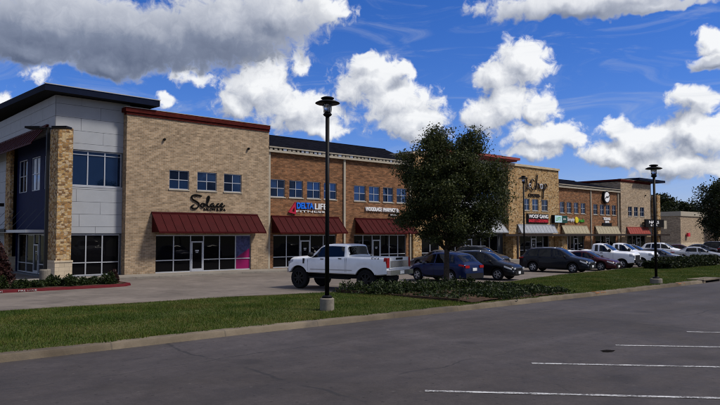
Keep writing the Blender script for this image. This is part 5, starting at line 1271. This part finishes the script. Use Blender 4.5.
tree('oak_tree', 'dark live oak in the mulch bed between the pickup and the cars', (24.05, 20.45, .16), 7.7, CR, 600, 150, .056, 'oak_leaf', 4, trunk=.15, first=1.7, sig=.20, lean=(.12, -.1), extra=ex)
# dark tree at the right edge and the wood behind the far store
tree('shade_tree', 'large dark tree at the right edge in front of the far store', (106.6, 35.9, 0), 11.8, [(0, 0, 7.2, 4.3, 4.3, 3.9, 2), (.8, -1.0, 4.2, 4.6, 4.6, 2.8, 1.8), (-.2, 0, 9.2, 2.4, 2.4, 2.2, .8), (3.5, -4, 6.5, 4.2, 4.2, 4.2, 1.5)], 420, 85, .17, 'dark_leaf', 11, trunk=.28, first=1.8, sig=.55)
FT = [(212, 118, 16), (226, 112, 15), (240, 104, 17), (206, 128, 15.5), (255, 98, 15), (268, 88, 16), (283, 80, 17), (300, 70, 16.5), (220, 140, 18), (315, 62, 18), (190, 124, 14.5), (330, 50, 18)]
proto = None
for k, (x, y, h_) in enumerate(FT):
    lab = ['tree at the left end of the wood behind the far store', 'second tree of the wood behind the far store', 'third tree of the wood behind the far store', 'fourth tree of the wood behind the far store', 'fifth tree of the wood behind the far store', 'sixth tree of the wood behind the far store', 'seventh tree of the wood behind the far store', 'eighth tree of the wood behind the far store', 'tall tree rising behind the left end of the wood', 'tree of the wood behind the right hand tree', 'low tree where the wood meets the end building', 'last tree of the wood at the right edge'][k]
    if k < 3:
        p_ = tree('distant_tree', lab, (x, y, 0), 16, [(0, 0, 10, 7, 7, 5, 2), (2, -2, 7, 7.5, 7.5, 4, 1), (-2, 1, 13, 4, 4, 3, .8)], 200, 60, .5, 'dark_leaf', 20 + k, trunk=.35, first=4, sig=1.1, group='wood behind the far store')
        proto = (proto or []) + [p_]
    else:
        p_ = copy_tree(proto[k % 3]); p_['label'] = lab; p_.location = (x, y, 0)
    s_ = h_ / 16.0; p_.scale = (s_, s_, s_); p_.rotation_euler = (0, 0, k * 1.3)
# shrubs
def shrub(name, label, loc, rx, rz, n, leaf, m, seed, group=None, cone=False, cat='shrub'):
    rs = np.random.RandomState(seed); t_ = thing(name, label, cat, loc, 0, group)
    d = rs.normal(size=(n, 3)); d /= np.linalg.norm(d, axis=1)[:, None]; r_ = rs.rand(n) ** .4
    lump = 1 + .22 * np.sin(d[:, 0] * 5 + seed) * np.cos(d[:, 1] * 4 + seed * 2)
    P = d * (r_ * lump)[:, None] * [rx, rx, rz]; P[:, 2] = np.abs(P[:, 2]) + .03
    if cone: P[:, :2] *= (1.15 - .85 * P[:, 2] / rz / 1.1).clip(.12, 1.2)[:, None]
    V, F = leaf_cloud(P, leaf, rs, .6, 2.2)
    put('foliage', raw_mesh('foliage', V, F, MAT[m]), None, t_, False, False)
    mb = MB()
    for k in range(5):
        q = rs.uniform(0, 6.28); mb.tube([(0, 0, -.05), (math.cos(q) * rx * .3, math.sin(q) * rx * .3, rz * .5), (math.cos(q) * rx * .55, math.sin(q) * rx * .55, rz * .8)], [.015, .01, .004], 5)
    o = mb.build('stems', MAT['bark'], t_, False, False); o['kind'] = 'stuff'
    return t_
names = ['low green shrub at the left frame edge behind the red kerb', 'second low green shrub from the left behind the red kerb', 'third low green shrub from the left behind the red kerb', 'low green shrub left of the light pole footing', 'low green shrub before the light pole footing', 'low green shrub before the corner stone pier', 'low green shrub right of the corner stone pier', 'low green shrub before the corner shop window', 'last low green shrub before the round brown bush']
for k, x in enumerate((7.2, 8.1, 8.95, 9.75, 10.5, 11.2, 11.9, 12.55, 13.1)):
    shrub('low_shrub', names[k], (x, 34.3 + .25 * math.sin(k * 2.1), .13), .46, .42 + .12 * math.sin(k * 1.7), 900, .062, 'cover_leaf', 30 + k, 'low shrubs behind the red kerb')
shrub('round_bush', 'round reddish brown clipped bush at the end of the red kerb', (13.55, 34.6, .13), .34, .62, 1500, .06, 'purple_leaf', 51)
shrub('purple_shrub', 'tall dark purple shrub at the left edge beside the corner shop', (8.15, 36.6, .13), 1.15, 2.5, 5200, .10, 'purple_leaf', 52, cone=True)
# hedge by the far lamp post
rs = np.random.RandomState(77); n = 16000; hx = rs.uniform(48.2, 57.8, n); hy = 20.9 + (rs.rand(n) - .5) * 2.4 * (1 - .25 * rs.rand(n)); hz = rs.rand(n) ** .6 * (.62 + .16 * np.sin(hx * 1.9) + .1 * np.sin(hx * 4.3))
V, F = leaf_cloud(np.stack([hx, hy, hz + .14], 1), .12, rs)
tag(put('hedge', raw_mesh('hedge', V, F, MAT['dark_leaf']), None), 'dark clipped hedge on the island in front of the grey sedan', 'hedge')
# ground cover in the mulch bed
rs = np.random.RandomState(78); P = []
def clump(n, x0, x1, y0, y1, h0, h1, cnt):
    for _ in range(n):
        x, y = rs.uniform(x0, x1), rs.uniform(y0, y1)
        if not in_poly(np.array([x]), np.array([y]), BED)[0] or y > yfar(x) - .35 or y < ynear(x) + .45: continue
        hh = rs.uniform(h0, h1); q = rs.normal(size=(cnt, 3)) * [.20, .20, .0]; q[:, 2] = rs.rand(cnt) ** .7 * hh * np.exp(-(q[:, 0] ** 2 + q[:, 1] ** 2) / .16)
        P.append(q + [x, y, float(island_z(x, y)) + .04])
clump(110, 18.6, 24.0, 18.9, 21.9, .34, .62, 85)
clump(60, 24.0, 27.0, 18.2, 20.8, .10, .22, 60)
clump(110, 21.4, 26.4, 15.3, 17.6, .12, .25, 60)
clump(60, 19.4, 28.5, 15.8, 19.0, .08, .18, 40)
V, F = leaf_cloud(np.vstack(P), .062, rs, .5, 2.2)
tag(put('ground_cover', raw_mesh('ground_cover', V, F, MAT['cover_leaf']), None), 'leafy green ground cover filling the mulch bed', 'ground cover', kind='stuff')
# turf blades
rs = np.random.RandomState(79)
def blades(n, x0, x1, dens_pow=1.0):
    x = x0 + (x1 - x0) * rs.rand(n) ** dens_pow; lo_ = .27 + .07 * np.sin(x * 2.3) * np.sin(x * .71 + 1) + .05 * np.sin(x * 7.1); y = ynear(x) + lo_ + rs.rand(n) * (yfar(x) - ynear(x) - .25 - lo_)
    k = ~in_poly(x, y, BED); return x[k], y[k]
X, Y = blades(330000, -1.0, 58, 1.25)
n = len(X); Zb = np.maximum(island_z(X, Y) - .005, np.where(Y < ynear(X) + .37, .15, 0)); h_ = rs.uniform(.035, .085, n) * (1 + .35 * np.sin(X * 1.1) * np.sin(Y * 1.7)); q = rs.uniform(0, 6.28, n); w_ = rs.uniform(.006, .012, n)
lx, ly = rs.normal(size=n) * .03, rs.normal(size=n) * .03
V = np.empty((n, 3, 3)); V[:, 0] = np.stack([X - np.cos(q) * w_, Y - np.sin(q) * w_, Zb], 1); V[:, 1] = np.stack([X + np.cos(q) * w_, Y + np.sin(q) * w_, Zb], 1); V[:, 2] = np.stack([X + lx, Y + ly, Zb + h_], 1)
tag(put('grass', raw_mesh('grass', V.reshape(-1, 3), np.arange(n * 3).reshape(n, 3), MAT['grass_blade']), None), 'short mown grass on the island', 'grass', kind='stuff')
